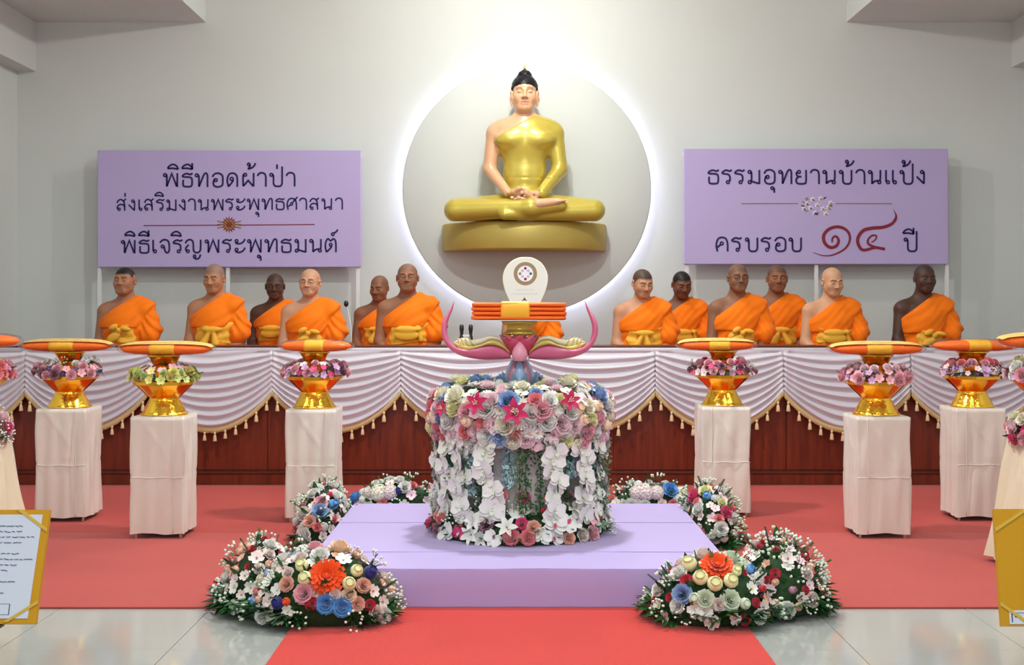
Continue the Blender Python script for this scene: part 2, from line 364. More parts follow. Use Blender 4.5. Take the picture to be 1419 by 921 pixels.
def banner(x0, x1, y0, y1, label, poles):
    a = P(x0, y1, BY); b = P(x1, y0, BY)
    t = thing('banner', (0, 0, 0), label, 'banner', )
    o = MB().box(a.x, b.x, BY, BY+.05, a.z, b.z, .004).build('cloth_panel', LAVB, t, False)
    for px in poles:
        x = PX(px, BY+.03)
        MB().box(x-.014, x+.014, BY+.02, BY+.048, DZ, a.z-.001).build('post', WHITEMETAL, t, False)
    MB().box(a.x, b.x, BY+.052, BY+.08, b.z-.05, b.z-.02).build('cross_bar', WHITEMETAL, t, False)
    return t, o
TY = BY-.0025
b1, c1 = banner(135, 500, 208, 370, 'lavender banner with three navy text lines, on posts left of the statue', (138, 316, 496))
def text(parent, runs, m=NAVY, name='lettering'):
    for ch, x, base, H, sx in runs:
        mb = MB(); glyph(mb, ch, x, base, H, TY, None, sx); mb.build('letter', m, parent, False)
k1 = 1/7.095; k2 = 1/8.6; k4 = 1/8.87
L1 = [('พ', 38, 275), ('ิ', 88, 100), ('ธ', 228, 277), ('ี', 228, 100), ('ท', 350, 277), ('อ', 520, 277), ('ด', 665, 275), ('ผ', 818, 273), ('้', 868, 100), ('า', 965, 273), ('ป', 1085, 272), ('่', 1163, 100), ('า', 1248, 272)]
runs = [(c, 220+x*k1, 220+y*k1, 19.6, 1.0) for c, x, y in L1]
L2a = [('ส', 58, 257), ('่', 158, 90), ('ง', 195, 257), ('เ', 318, 257), ('ส', 385, 255), ('ร', 528, 257), ('ิ', 512, 84), ('ม', 645, 257), ('ง', 795, 255), ('า', 905, 254), ('น', 1022, 254), ('พ', 1178, 253)]
runs += [(c, 155+x*k2, 262+y*k2, 16.2, 1.0) for c, x, y in L2a]
L2b = [('ร', -22, 250), ('ะ', 98, 246), ('พ', 228, 248), ('ุ', 335, 248), ('ท', 405, 247), ('ธ', 575, 246), ('ศ', 708, 245), ('า', 855, 245), ('ส', 980, 245), ('น', 1118, 244), ('า', 1282, 243)]
runs += [(c, 315+x*k2, 262+y*k2, 16.2, 1.0) for c, x, y in L2b]
L3a = [('พ', 62, 345), ('ิ', 115, 132), ('ธ', 288, 344), ('ี', 285, 132), ('เ', 455, 342), ('จ', 537, 343), ('ร', 705, 342), ('ิ', 683, 132), ('ญ', 855, 340), ('พ', 1092, 338), ]
runs += [(c, 160+x*k4, 312+y*k4, 19.0, 1.0) for c, x, y in L3a]
L3b = [('ร', -63, 337), ('ะ', 82, 333), ('พ', 238, 335), ('ุ', 365, 335), ('ท', 452, 334), ('ธ', 660, 335), ('ม', 822, 333), ('น', 1002, 332), ('ต', 1200, 332), ('์', 1275, 130)]
runs += [(c, 315+x*k4, 312+y*k4, 19.0, 1.0) for c, x, y in L3b]
text(b1, runs)
mb = MB(); ribbon(mb, [(199, 312.5), (305, 311.8)], 1.3, TY); ribbon(mb, [(331, 311.8), (436, 310.8)], 1.3, TY); mb.build('divider_line', MAROON, b1, False)
def rosette(mb, cx, cy, r, n, Y, w_=.3, r0=0):
    for k in range(n):
        a = 2*PI*k/n; dx, dy = math.cos(a), math.sin(a)
        q = [(cx+dx*r0-dy*0, cy+dy*r0), (cx+dx*r*.55-dy*r*w_, cy+dy*r*.55+dx*r*w_), (cx+dx*r, cy+dy*r), (cx+dx*r*.55+dy*r*w_, cy+dy*r*.55-dx*r*w_)]
        mb.add([P(*p, Y) for p in q], [(0, 1, 2, 3)])
mb = MB(); rosette(mb, 317.5, 311, 12, 16, TY, .13, 4); mb.build('emblem_rays', MAROON, b1, False)
mb = MB(); rosette(mb, 317.5, 311, 9.5, 12, TY-.0006, .16, 0)
for sx in (-1, 1):
    for dy in (-4, 0, 4): ribbon(mb, [(317.5+sx*10, 311+dy*.7), (317.5+sx*16.5, 311+dy*1.3)], 1.8, TY)
mb.build('emblem_petals', GOLDP, b1, False)
mb = MB(); rosette(mb, 317.5, 311, 6, 8, TY-.0012, .2, 0); mb.build('emblem_core', MAROON, b1, False)

b2, c2 = banner(948, 1314, 206, 366, 'lavender banner with maroon numerals, on posts right of the statue', (952, 1131, 1312))
k6 = 1/8.87
R1 = [('ธ', 52, 354), ('ร', 222, 354), ('ร', 378, 354), ('ม', 535, 354), ('อ', 733, 354), ('ุ', 820, 354), ('ท', 912, 354), ('ย', 1128, 354), ('า', 1305, 354)]
runs = [(c, 975+x*k6, 215+y*k6, 20.2, 1.0) for c, x, y in R1]
R2 = [('น', 80, 355), ('บ', 285, 355), ('้', 365, 138), ('า', 490, 355), ('น', 640, 355), ('แ', 858, 355), ('ป', 1030, 356), ('้', 1062, 140), ('ง', 1238, 355)]
runs += [(c, 1130+x*k6, 215+y*k6, 20.2, 1.0) for c, x, y in R2]
k8 = 1/4.73
R3 = [('ค', 32, 299), ('ร', 135, 300), ('บ', 222, 300), ('ร', 328, 300), ('อ', 415, 300), ('บ', 508, 300), ('ป', 1262, 300), ('ี', 1260, 184)]
runs += [(c, 985+x*k8, 285+y*k8, 20.0, 1.0) for c, x, y in R3]
text(b2, runs)
mb = MB()
one = [(795, 240), (798, 212), (820, 200), (838, 228), (822, 264), (780, 272), (745, 240), (742, 190), (780, 150), (840, 138), (895, 165), (912, 220), (880, 280), (800, 322), (730, 325), (670, 305)]
ribbon(mb, [(985+p[0]*k8, 285+p[1]*k8) for p in cr(one, 6)], 0, TY, lambda t_: .8+3.9*math.sin(PI*min(1, .12+t_*.88))**1.1)
four = [(1052, 240), (1078, 222), (1086, 198), (1060, 194), (1035, 215), (1030, 245), (1060, 265), (1100, 276), (1142, 284)]
ribbon(mb, [(985+p[0]*k8, 285+p[1]*k8) for p in cr(four, 6)], 0, TY, lambda t_: 1.6+2.6*t_)
four2 = [(1142, 284), (1080, 274), (1000, 290), (968, 255), (965, 210), (1000, 162), (1060, 146), (1130, 140), (1190, 115), (1215, 70), (1195, 20)]
ribbon(mb, [(985+p[0]*k8, 285+p[1]*k8) for p in cr(four2, 6)], 0, TY-.0006, lambda t_: 3.2+1.6*math.sin(PI*t_) if t_ < .85 else max(.3, (1-t_)/.15*4.4))
mb.build('numerals', MAROON, b2, False)
mb = MB(); ribbon(mb, [(1027, 282), (1106, 281.8)], 1.2, TY); ribbon(mb, [(1158, 281.8), (1236, 282)], 1.2, TY); mb.build('divider_line', GOLDP, b2, False)
mbw, mbg, mbp = MB(), MB(), MB()
random.seed(3)
for k, (dx, dy) in enumerate([(0, 0), (-9, 4), (8, 5), (-6, -8), (5, -9), (-18, 5), (16, 3), (-3, 11), (12, 12), (-14, -2), (19, -3)]):
    rosette(mbw, 1132+dx, 284+dy, 4.2, 5, TY, .3)
    rosette(mbp if k % 2 else mbg, 1132+dx+1, 284+dy+1, 2.2, 4, TY-.0006, .4)
for k in range(14):
    a = random.random()*6.28; x, y = 1132+17*math.cos(a), 284+10*math.sin(a); ribbon(mbg, [(x, y), (x+5*math.cos(a+.4), y+4*math.sin(a+.4))], 1.5, TY)
mbw.build('emblem_flowers', WHITEP, b2, False); mbg.build('emblem_leaves', GOLDP, b2, False); mbp.build('emblem_centres', NAVY, b2, False)

# ================================================================== SIGNED DISTANCE FIGURES
class Field:
    def __init__(s, xs, ys, zs):
        s.a = [np.array(q, np.float32) for q in (xs, ys, zs)]; s.F = np.full([len(q) for q in s.a], .5, np.float32)
    def sub(s, lo, hi):
        ix = []
        for q, l, h in zip(s.a, lo, hi):
            i0 = max(0, int(np.searchsorted(q, l))-1); i1 = min(len(q), int(np.searchsorted(q, h))+1)
            if i1 <= i0: return None
            ix.append(slice(i0, i1))
        return tuple(ix)
    def comb(s, ix, d, k, op):
        f = s.F[ix]
        if op == 'add':
            if k <= 0: s.F[ix] = np.minimum(f, d)
            else:
                h = np.clip(.5+.5*(f-d)/k, 0, 1); s.F[ix] = f*(1-h)+d*h-k*h*(1-h)
        else:
            d = -d; h = np.clip(.5-.5*(f-d)/k, 0, 1); s.F[ix] = f*(1-h)+d*h+k*h*(1-h)
    def rc(s, a, b, ra, rb, k=.02, op='add', flat=None):
        a = np.array(a, np.float32); b = np.array(b, np.float32); m = max(ra, rb)+k+.03
        ix = s.sub(np.minimum(a, b)-m, np.maximum(a, b)+m)
        if ix is None: return
        x = s.a[0][ix[0]][:, None, None]-a[0]; y = s.a[1][ix[1]][None, :, None]-a[1]; z = s.a[2][ix[2]][None, None, :]-a[2]
        d = b-a; L = float(d@d) or 1e-9
        t = np.clip((x*d[0]+y*d[1]+z*d[2])/L, 0, 1)
        D = np.sqrt((x-t*d[0])**2+(y-t*d[1])**2+(z-t*d[2])**2)-(ra+(rb-ra)*t)
        s.comb(ix, D, k, op)
    def el(s, c, r, k=.02, op='add', M=None):
        c = np.array(c, np.float32); r = np.array(r, np.float32); m = float(max(r))+k+.03
        ix = s.sub(c-m, c+m)
        if ix is None: return
        x = s.a[0][ix[0]][:, None, None]-c[0]; y = s.a[1][ix[1]][None, :, None]-c[1]; z = s.a[2][ix[2]][None, None, :]-c[2]
        if M is not None:
            M = np.array(M, np.float32); x, y, z = (M[0, 0]*x+M[1, 0]*y+M[2, 0]*z, M[0, 1]*x+M[1, 1]*y+M[2, 1]*z, M[0, 2]*x+M[1, 2]*y+M[2, 2]*z)
        k0 = np.sqrt((x/r[0])**2+(y/r[1])**2+(z/r[2])**2); k1_ = np.sqrt((x/r[0]**2)**2+(y/r[1]**2)**2+(z/r[2]**2)**2)+1e-6
        s.comb(ix, k0*(k0-1)/k1_, k, op)
    def grid(s): return (s.a[0][:, None, None], s.a[1][None, :, None], s.a[2][None, None, :])
    def clip(s, d, k=.006):           # keep where d<0
        h = np.clip(.5-.5*(d-s.F)/k, 0, 1); s.F = (d*(1-h)+s.F*h+k*h*(1-h)).astype(np.float32)
    def mesh(s, name, m):
        Fm = s.F; Fm[0] = Fm[-1] = .5; Fm[:, 0] = Fm[:, -1] = .5; Fm[:, :, 0] = Fm[:, :, -1] = .5
        ins = Fm < 0; c8 = [ins[dx:ins.shape[0]-1+dx, dy:ins.shape[1]-1+dy, dz:ins.shape[2]-1+dz] for dx in (0, 1) for dy in (0, 1) for dz in (0, 1)]
        any_ = np.logical_or.reduce(c8); all_ = np.logical_and.reduce(c8); act = any_ & ~all_
        I = np.argwhere(act); n = len(I); idx = np.full(act.shape, -1, np.int64); idx[act] = np.arange(n)
        offs = [(dx, dy, dz) for dx in (0, 1) for dy in (0, 1) for dz in (0, 1)]
        V = [Fm[I[:, 0]+o[0], I[:, 1]+o[1], I[:, 2]+o[2]] for o in offs]
        X = [np.stack([s.a[q][I[:, q]+o[q]] for q in range(3)], 1) for o in offs]
        acc = np.zeros((n, 3)); cnt = np.zeros(n)
        for i in range(8):
            for j in range(i+1, 8):
                if sum(abs(offs[i][q]-offs[j][q]) for q in range(3)) != 1: continue
                cross = (V[i] < 0) != (V[j] < 0); den = V[i]-V[j]; t = np.where(cross, V[i]/np.where(den == 0, 1, den), 0)
                acc += np.where(cross[:, None], X[i]+t[:, None]*(X[j]-X[i]), 0); cnt += cross
        co = acc/cnt[:, None]; quads = []
        sh = Fm.shape
        for ax in range(3):
            a = [slice(1, -1)]*3; b = [slice(1, -1)]*3; a[ax] = slice(0, -1); b[ax] = slice(1, None)
            A = ins[tuple(a)]; B = ins[tuple(b)]; E = np.argwhere(A != B)
            if not len(E): continue
            flip = A[E[:, 0], E[:, 1], E[:, 2]]
            E = E+1; E[:, ax] -= 1
            u, v = [(1, 2), (2, 0), (0, 1)][ax]
            du = np.zeros(3, int); du[u] = 1; dv = np.zeros(3, int); dv[v] = 1
            g = lambda e: idx[e[:, 0], e[:, 1], e[:, 2]]
            q = np.stack([g(E-du-dv), g(E-dv), g(E), g(E-du)], 1)
            q[~flip] = q[~flip][:, ::-1]; quads.append(q)
        q = np.concatenate(quads); q = q[(q >= 0).all(1)]
        me = bpy.data.meshes.new(name); me.vertices.add(n); me.vertices.foreach_set('co', co.astype(np.float32).ravel())
        me.loops.add(len(q)*4); me.loops.foreach_set('vertex_index', q.astype(np.int32).ravel())
        me.polygons.add(len(q)); me.polygons.foreach_set('loop_start', np.arange(0, len(q)*4, 4, dtype=np.int32))
        me.polygons.foreach_set('use_smooth', np.ones(len(q), bool)); me.materials.append(m); me.update(calc_edges=True); me.validate()
        return me, co
def ax(*segs):                        # (start, end, step), ...
    out = []
    for a, b, st_ in segs: out += list(np.arange(a, b-st_*.3, st_))
    out.append(segs[-1][1]); return out
def setcol(me, c):
    at = me.color_attributes.new('Col', 'FLOAT_COLOR', 'POINT'); a = np.ones((len(c), 4), np.float32); a[:, :3] = c
    at.data.foreach_set('color', a.ravel())
def rotm(yaw, pitch, roll=0): return np.array(Matrix.Rotation(yaw, 3, 'Z') @ Matrix.Rotation(pitch, 3, 'X') @ Matrix.Rotation(roll, 3, 'Y'), np.float32)
def head(f, hc, M, sc=1, sw=1, jaw=1, ear=1, kk=1):
    hc = np.array(hc); T = lambda x, y, z: hc+M@np.array((x*sw, y, z))*sc
    S = lambda *r: tuple(q*sc for q in r)
    E = lambda c, r, k=.02, op='add': f.el(T(*c), S(*r), k*sc*kk, op, M)
    C = lambda a, b, ra, rb, k=.012, op='add': f.rc(T(*a), T(*b), ra*sc, rb*sc, k*sc, op)
    E((0, .018, .030), (.075*sw, .094, .086))
    E((0, -.018, -.030), (.064*sw, .068, .080), .03)
    E((0, -.05, -.088), (.030*sw*jaw, .026, .022), .03)
    for sx in (-1, 1):
        C((sx*.052, .0, -.045), (sx*.02*jaw, -.055, -.085), .018*jaw, .018, .03)
        E((sx*.040, -.056, -.024), (.024, .020, .026), .03)            # cheek
        C((sx*.015, -.080, .024), (sx*.044, -.066, .026), .009, .008, .014)   # brow
        E((sx*.031, -.091, .006), (.017, .012, .011), .014, 'sub')
        E((sx*.031, -.070, .004), (.015, .0135, .0115), .004)
        E((sx*.0135, -.092, -.030), (.0085, .009, .007), .006)
        E((sx*.081, .012, -.004), (.0085*ear, .019*ear, .031*ear), .006)
        E((sx*.084, .006, -.004), (.006, .010, .018), .006, 'sub')
    C((0, -.082, .014), (0, -.104, -.025), .0075, .0115, .01)
    C((-.018, -.080, -.055), (.018, -.080, -.055), .0065, .0065, .006)
    C((-.014, -.081, -.066), (.014, -.081, -.066), .0075, .0075, .006)
    E((0, -.088, -.0605), (.026, .008, .0018), .005, 'sub')
def sm(x, a, b): return np.clip((x-a)/(b-a), 0, 1)
def facecolor(co, hc, M, sc, base, hair, hairdark, browc=(.02, .013, .01), lip=(.6, .75, .75), browa=.8):
    q = (co-np.array(hc))@M/sc; x = np.abs(q[:, 0]); y = q[:, 1]; z = q[:, 2]
    c = np.tile(np.array(base, np.float32), (len(co), 1))
    near = np.linalg.norm(q, axis=1) < .145
    hl = .052+.3*np.maximum(0, x-.045) * 0 - sm(y, -.045, .02)*.075
    hm = sm(z, hl-.004, hl+.008)*near*(1-(x > .079))
    c = c*(1-(hm*hairdark)[:, None])+np.array(hair)*(hm*hairdark)[:, None]
    front = (y < -.045)*near
    bz = .0285-(x-.03)**2*6
    br = sm(-np.abs(z-bz), -.007, -.003)*sm(-np.abs(x-.031), -.021, -.017)*front*browa
    c = c*(1-br[:, None])+np.array(browc)*br[:, None]
    ey = sm(-np.abs(z-.0005+(x-.031)**2*8), -.0042, -.001)*sm(-np.abs(x-.031), -.0165, -.013)*front*.85
    c = c*(1-ey[:, None])+np.array(browc)*ey[:, None]
    lp = sm(-np.abs(z+.061), -.014, -.010)*sm(-x, -.027, -.021)*(y < -.068)*near
    tgt = np.array(base)*np.array(lip)*np.array((1.1, .9, .95))
    c = c*(1-lp[:, None]*.6)+tgt*lp[:, None]*.6
    return c
def hands(f, cx, cy, cz, sc=1, k=.006):
    for sgn, dz, dy in ((-1, .012, -.004), (1, -.016, .004)):       # back of one hand resting in the other, fingers across the lap
        px = cx-sgn*-1*0
        base = np.array((cx+sgn*.035*sc, cy+dy*sc, cz+dz*sc))
        f.el(base, (.046*sc, .036*sc, .016*sc), .012)
        for i in range(4):
            yy = (-.030+i*.020)*sc; ln = (.052, .062, .058, .046)[3-i]*sc
            a = base+np.array((-sgn*.030*sc, yy, .0)); b = a+np.array((-sgn*ln*.55, 0, .004*sc)); c = b+np.array((-sgn*ln*.5, .003*sc, -.006*sc))
            f.rc(a, b, .0095*sc, .0085*sc, k); f.rc(b, c, .0085*sc, .007*sc, k)
        a = base+np.array((sgn*.012*sc, -.028*sc, .006*sc)); b = a+np.array((-sgn*.026*sc, -.010*sc, .014*sc)); c = np.array((cx+sgn*.006*sc, cy-.036*sc, cz+.034*sc))
        f.rc(a, b, .012*sc, .010*sc, k); f.rc(b, c, .010*sc, .008*sc, k)
def torso(f, t, fat, sw, robe=False):
    k = .04
    f.el((0, .03, .10), (.165+t, .125+t, .11+t), k)
    f.el((0, .0, .25), (.140+fat+t, .100+fat+t, .15+t), k)
    f.el((0, .01, .43), (.150+fat*.5+t, .102+t+fat*.4, .16+t), k)
    f.rc((-.115*sw, .02, .545), (.115*sw, .02, .545), .052+t, .052+t, k)
def legs(f, t, k=.03):
    f.rc((-.09, .0, .10), (-.225, -.19, .085), .088+t, .055+t, k); f.rc((.09, .0, .10), (.225, -.19, .085), .088+t, .055+t, k)
    f.rc((-.235, -.19, .075), (.08, -.31, .07), .055+t, .036+t, k); f.rc((.235, -.19, .065), (-.06, -.25, .045), .055+t, .036+t, k)
def monk(loc, label, skin, rz=0, sc=1, yaw=0, pitch=0, roll=0, fat=0, sw=1, hsc=1.0, hw=1, jaw=1, hair=.25, haircol=(.05, .045, .045), glasses=None,
         sash=(.33, .46), knot=.0, seed=0, lean=0, group='seated monks in orange robes'):
    rnd = random.Random(seed); t = thing('person', loc, label, 'person', group, rz); t.scale = (sc,)*3
    M = rotm(yaw, pitch, roll); hsc *= .87; hw *= 1.05; hc = np.array((lean, -.025-.05*abs(pitch), .755-.03*max(0, pitch)))
    f = Field(ax((-.42, -.11, .012), (-.11, .11, .0038), (.11, .42, .012)), ax((-.38, -.16, .008), (-.16, .11, .0042), (.11, .2, .012)), ax((-.012, .10, .012), (.10, .22, .006), (.22, .61, .01), (.61, .89, .0038)))
    torso(f, 0, fat, sw); legs(f, 0)
    f.rc((0, .025, .56), (hc[0]*.6, .012, .68), .060, .054, .035)
    f.rc((0, .03, .625), (-.11*sw, .02, .572), .036, .035, .04); f.rc((0, .03, .625), (.11*sw, .02, .572), .036, .035, .04)
    for s_ in (-1, 1):
        f.el((s_*.152*sw, .015, .545), (.050, .052, .05), .03)
        f.rc((s_*.158*sw, .015, .53), (s_*.188*sw, -.01, .315), .047+fat*.3, .038, .025)
        f.rc((s_*.188*sw, -.01, .315), (s_*.075, -.205, .175), .038, .024, .02)
    hands(f, 0, -.225, .165)
    f.rc((.08, -.31, .07), (.16, -.33, .055), .036, .024, .02); f.rc((-.06, -.25, .045), (-.14, -.29, .035), .034, .022, .02)
    head(f, hc, M, hsc, hw, jaw)
    me, co = f.mesh('body', SKIN)
    c = facecolor(co, hc, M, hsc, skin, haircol, hair)
    nz = np.sin(co[:, 0]*60+seed)*np.sin(co[:, 2]*45)*.04+1
    setcol(me, c*nz[:, None]); link('body', me, t)
    # robe
    f = Field(ax((-.45, .45, .0085)), ax((-.42, .22, .0085)), ax((-.004, .71, .0075)))
    torso(f, .016, fat, sw); legs(f, .016, .05)
    f.el((0, -.12, .10), (.25, .20, .07), .05)
    f.rc((.155*sw, .015, .545), (.196*sw, -.01, .40), .062, .070+fat*.3, .03)
    f.rc((.196*sw, -.01, .40), (.185*sw, -.045, .365), .070, .068, .02)
    f.rc((0.03, .03, .622), (.12*sw, .02, .578), .052, .047, .02)
    x, y, z = f.grid(); ph = rnd.uniform(0, 6)
    u = z-.78*x
    fold = np.sin(u*95+2.2*np.sin(x*16+ph)+np.sin(y*20))*.0026+np.sin(u*50+ph+1.5*np.sin(x*11+y*9))*.0035
    ang = np.arctan2(z-.57, x-.10+0*y)
    fs = np.sin(ang*19+ph+1.2*np.sin(z*30))*.0065*np.clip((.56-z)/.10, 0, 1)
    wsl = np.clip((x-.12)/.04, 0, 1)*np.clip((.56-z)/.06, 0, 1)
    f.F = (f.F+fold*(1-wsl)+fs*wsl).astype(np.float32)
    # outer folded layer over the chest and left shoulder, crisp outer edge
    g2 = Field(*f.a)
    g2.el((0, .0, .25), (.140+fat+.030, .100+fat+.032, .18), .04)
    g2.el((0, .01, .43), (.150+fat*.5+.030, .102+.032+fat*.4, .19), .04)
    g2.rc((-.115*sw, .02, .545), (.13*sw, .02, .548), .082, .080, .04)
    g2.el((.150*sw, .012, .550), (.078, .082, .070), .03)
    g2.rc((0.03, .03, .622), (.12*sw, .02, .580), .058, .052, .03)
    g2.F = (g2.F+fold*.7).astype(np.float32)
    edge = (x-(.205*sw+(z-.57)*.62))/1.2
    g2.clip(np.maximum(edge+0*y, sash[1]-.03-z+0*y), .005)
    f.F = np.minimum(f.F, g2.F)
    line = (z-(.640+.74*(x-.055)))/1.25
    arm_cut = np.where(x > .085, -1, line)+0*y
    f.clip(arm_cut+0*f.F, .008)
    me, co = f.mesh('robe', ORANGE); link('robe', me, t)
    # sash
    f = Field(ax((-.24, .24, .0065)), ax((-.22, .2, .0065)), ax((sash[0]-.06, sash[1]+.03, .0055)))
    torso(f, .027, fat, sw)
    x, y, z = f.grid(); zz = (z-sash[0])/(sash[1]-sash[0])
    f.F = (f.F+np.sin(z*105+14*x*(1 if seed % 2 else -1)+1.6*np.sin(x*26+ph)+ph)*.0034+np.sin(x*60+z*50+ph)*.0018).astype(np.float32)
    f.clip(np.maximum(np.maximum(z-sash[1]-.010*np.sin(x*16+ph), sash[0]-z-.012*np.sin(x*14+ph*2)), np.abs(x-.01)-(.085 if seed % 3 == 1 else .128)-.01*np.sin(z*60))+0*f.F, .012)
    kx = knot; ky = -.142-fat; zm = (sash[0]+sash[1])/2; style = seed % 3
    if style == 1:          # bow with wide loops and a hanging tail
        f.el((kx+.010, ky, zm+.018), (.020, .020, .020), .006)
        f.el((kx-.030, ky, zm+.040), (.036, .022, .020), .006, 'add', rotm(0, 0, R(-30))); f.el((kx+.055, ky, zm+.030), (.040, .022, .018), .006, 'add', rotm(0, 0, R(12)))
        f.el((kx-.028, ky-.002, zm-.030), (.052, .014, .030), .006, 'add', rotm(0, 0, R(-28)))
    elif style == 0:        # flat folded panel with a side knot
        f.el((kx*.3-.01, ky+.008, zm-.012), (.085, .016, .036), .006); f.el((kx*.3-.01, ky+.004, zm+.028), (.080, .018, .026), .006)
        f.el((.082, ky+.030, zm+.030), (.022, .022, .020), .006); f.rc((.082, ky+.03, zm+.02), (.10, ky+.04, zm-.04), .012, .020, .006)
    else:                   # gathered centre with two tails
        f.el((kx, ky, zm+.028), (.070, .020, .022), .008)
        for s_ in (-1, 1): f.rc((kx+s_*.01, ky, zm+.02), (kx+s_*rnd.uniform(.025, .06), ky-.002, sash[0]), .012, .028, .008)
    me, co = f.mesh('sash', YELLOW); link('sash', me, t)
    if glasses:
        g = MB(); T = lambda x, y, z: tuple(hc+M@np.array((x*hw, y, z))*hsc)
        gm = BLACK if glasses == 'dark' else WIRE
        for s_ in (-1, 1):
            g.tube([T(s_*.032+.022*math.cos(a), -.092, .004+.015*math.sin(a)) for a in [2*PI*k/14 for k in range(15)]], .0016 if glasses == 'dark' else .0011, 5, False)
            g.tube([T(s_*.054, -.091, .008), T(s_*.080, -.03, .008), T(s_*.083, .01, .004)], .0014, 5)
        g.tube([T(-.010, -.093, .008), T(.010, -.093, .008)], .0014, 5)
        o = g.build('glasses', gm, t)
    return t
def S(*c): return tuple(q*.92 for q in rgb(*c))
def seat(px, Y): return (PX(px, Y), Y, DZ)
RA, RB = 9.12, 9.64
monk(seat(174, RA), 'monk with short black hair and bow-tied sash under the left end of the left banner', S(176, 122, 92), yaw=-.12, pitch=-.02, hair=1, haircol=(.015, .013, .013), sw=.98, fat=.014, hw=1.06, jaw=1.2, sash=(.32, .45), knot=-.01, seed=1, sc=1.0)
monk(seat(298, RA), 'slim shaven monk seated under the middle post of the left banner, gazing down', S(188, 132, 98), yaw=-.16, pitch=.16, hair=.6, haircol=(.16, .13, .12), sw=.93, hw=.95, sash=(.30, .44), seed=2, sc=1.03, knot=.01)
monk(seat(382, RB), 'dark-skinned monk in glasses seated behind a paler monk with glasses, left side', S(98, 62, 48), yaw=.1, pitch=.1, hair=.6, haircol=(.04, .03, .03), glasses='dark', sw=.98, seed=3, sc=.965)
monk(seat(430, RA-.04), 'pale bald monk with rimless glasses seated under the right part of the left banner', S(216, 160, 126), yaw=-.14, pitch=.02, hair=.18, haircol=(.3, .24, .2), glasses='light', sw=1.03, fat=.015, hw=1.05, seed=4, sc=.985, sash=(.32, .42))
monk(seat(526, RB), 'bald monk half hidden with bowed head left of the monk nearest the statue disc', S(150, 98, 72), yaw=-.35, pitch=.2, hair=.3, haircol=(.12, .08, .06), sw=1.0, seed=5, sc=.95)
monk(seat(565, RA-.04), 'older shaven monk in thin glasses seated left of the disc, upright, wide yellow sash', S(160, 108, 80), yaw=.02, pitch=-.02, hair=.4, haircol=(.12, .1, .09), glasses='light', sw=1.04, fat=.012, hw=1.02, seed=6, sc=1.03, sash=(.30, .44), knot=.05)
monk(seat(733, RA+.06), 'monk hidden behind the white oval fan, only an orange shoulder and arm showing', S(196, 146, 112), pitch=.35, hair=.4, haircol=(.12, .1, .09), sw=.98, seed=7, sc=.94, sash=(.28, .40))
monk(seat(890, RA), 'light-skinned monk with dark short hair and bowed head, first right of the disc', S(206, 150, 116), yaw=.30, pitch=.30, hair=.9, haircol=(.03, .026, .025), sw=1.0, fat=.012, seed=8, sc=.99, sash=(.29, .43))
monk(seat(944, RB), 'dark-haired brown monk with bowed head seated second right of the disc, further back', S(122, 76, 56), yaw=.2, pitch=.32, hair=1, haircol=(.012, .01, .01), sw=.98, seed=9, sc=.99, sash=(.29, .42))
monk(seat(1022, RA), 'tall lean shaven monk under the left part of the right banner, head turned slightly right', S(146, 100, 74), yaw=.1, pitch=.02, hair=.5, haircol=(.08, .06, .055), glasses='dark', sw=.98, seed=10, sc=1.03, sash=(.29, .42), hw=.97)
monk(seat(1076, RB), 'brown monk with cropped hair seated behind and right of the tall lean monk', S(148, 96, 68), yaw=-.03, pitch=.04, hair=.6, haircol=(.06, .04, .035), sw=1.02, fat=.006, seed=11, sc=1.04, sash=(.29, .42))
monk(seat(1152, RA-.04), 'pale bald monk looking down right, seated beside the middle post of the right banner', S(214, 162, 126), yaw=.22, pitch=.22, hair=.12, haircol=(.3, .24, .2), sw=1.0, seed=12, sc=1.0, sash=(.30, .42))
monk(seat(1280, RA+.1), 'very dark-skinned monk seated alone under the right end of the right banner', S(84, 56, 46), yaw=.08, pitch=.06, hair=.5, haircol=(.03, .025, .02), sw=1.0, seed=13, sc=1.03, sash=(.27, .40), knot=.02)

# ================================================================== DISC, PLINTH, STATUE
DX = PX(730, 10.14); DZc = PZ(262, 10.14); DR = 1.0
t = thing('wall_disc', (DX, 10.14, DZc), 'large round off-white backlit disc on the wall behind the statue', 'disc')
mb = MB(); rows = []
for (r, y) in [(0, 0), (DR*.5, 0), (DR-.008, 0), (DR, .008), (DR, .035), (DR-.01, .04), (0, .04)]:
    rows.append([(r*math.cos(2*PI*k/96), y, r*math.sin(2*PI*k/96)) for k in range(96)])
mb.grid(rows, closev=True); fix(mb.build('face', PLASTER, t))
LED = mat('led_strip', (.8, .8, 1), emit=(.78, .74, 1), estr=20)
mb = MB(); mb.grid([[((DR-.06+dr)*math.cos(2*PI*k/72), y, (DR-.06+dr)*math.sin(2*PI*k/72)) for k in range(72)] for dr, y in ((0, .055), (.012, .055), (.012, .065), (0, .065))], closeu=True, closev=True)
mb.build('light_strip', LED, t)
mb = MB()
for k in range(6):
    a = k*PI/3; x, z = .6*math.cos(a), .6*math.sin(a); mb.box(x-.03, x+.03, .04, .11, z-.03, z+.03)
mb.build('wall_bracket', WHITEMETAL, t, False)

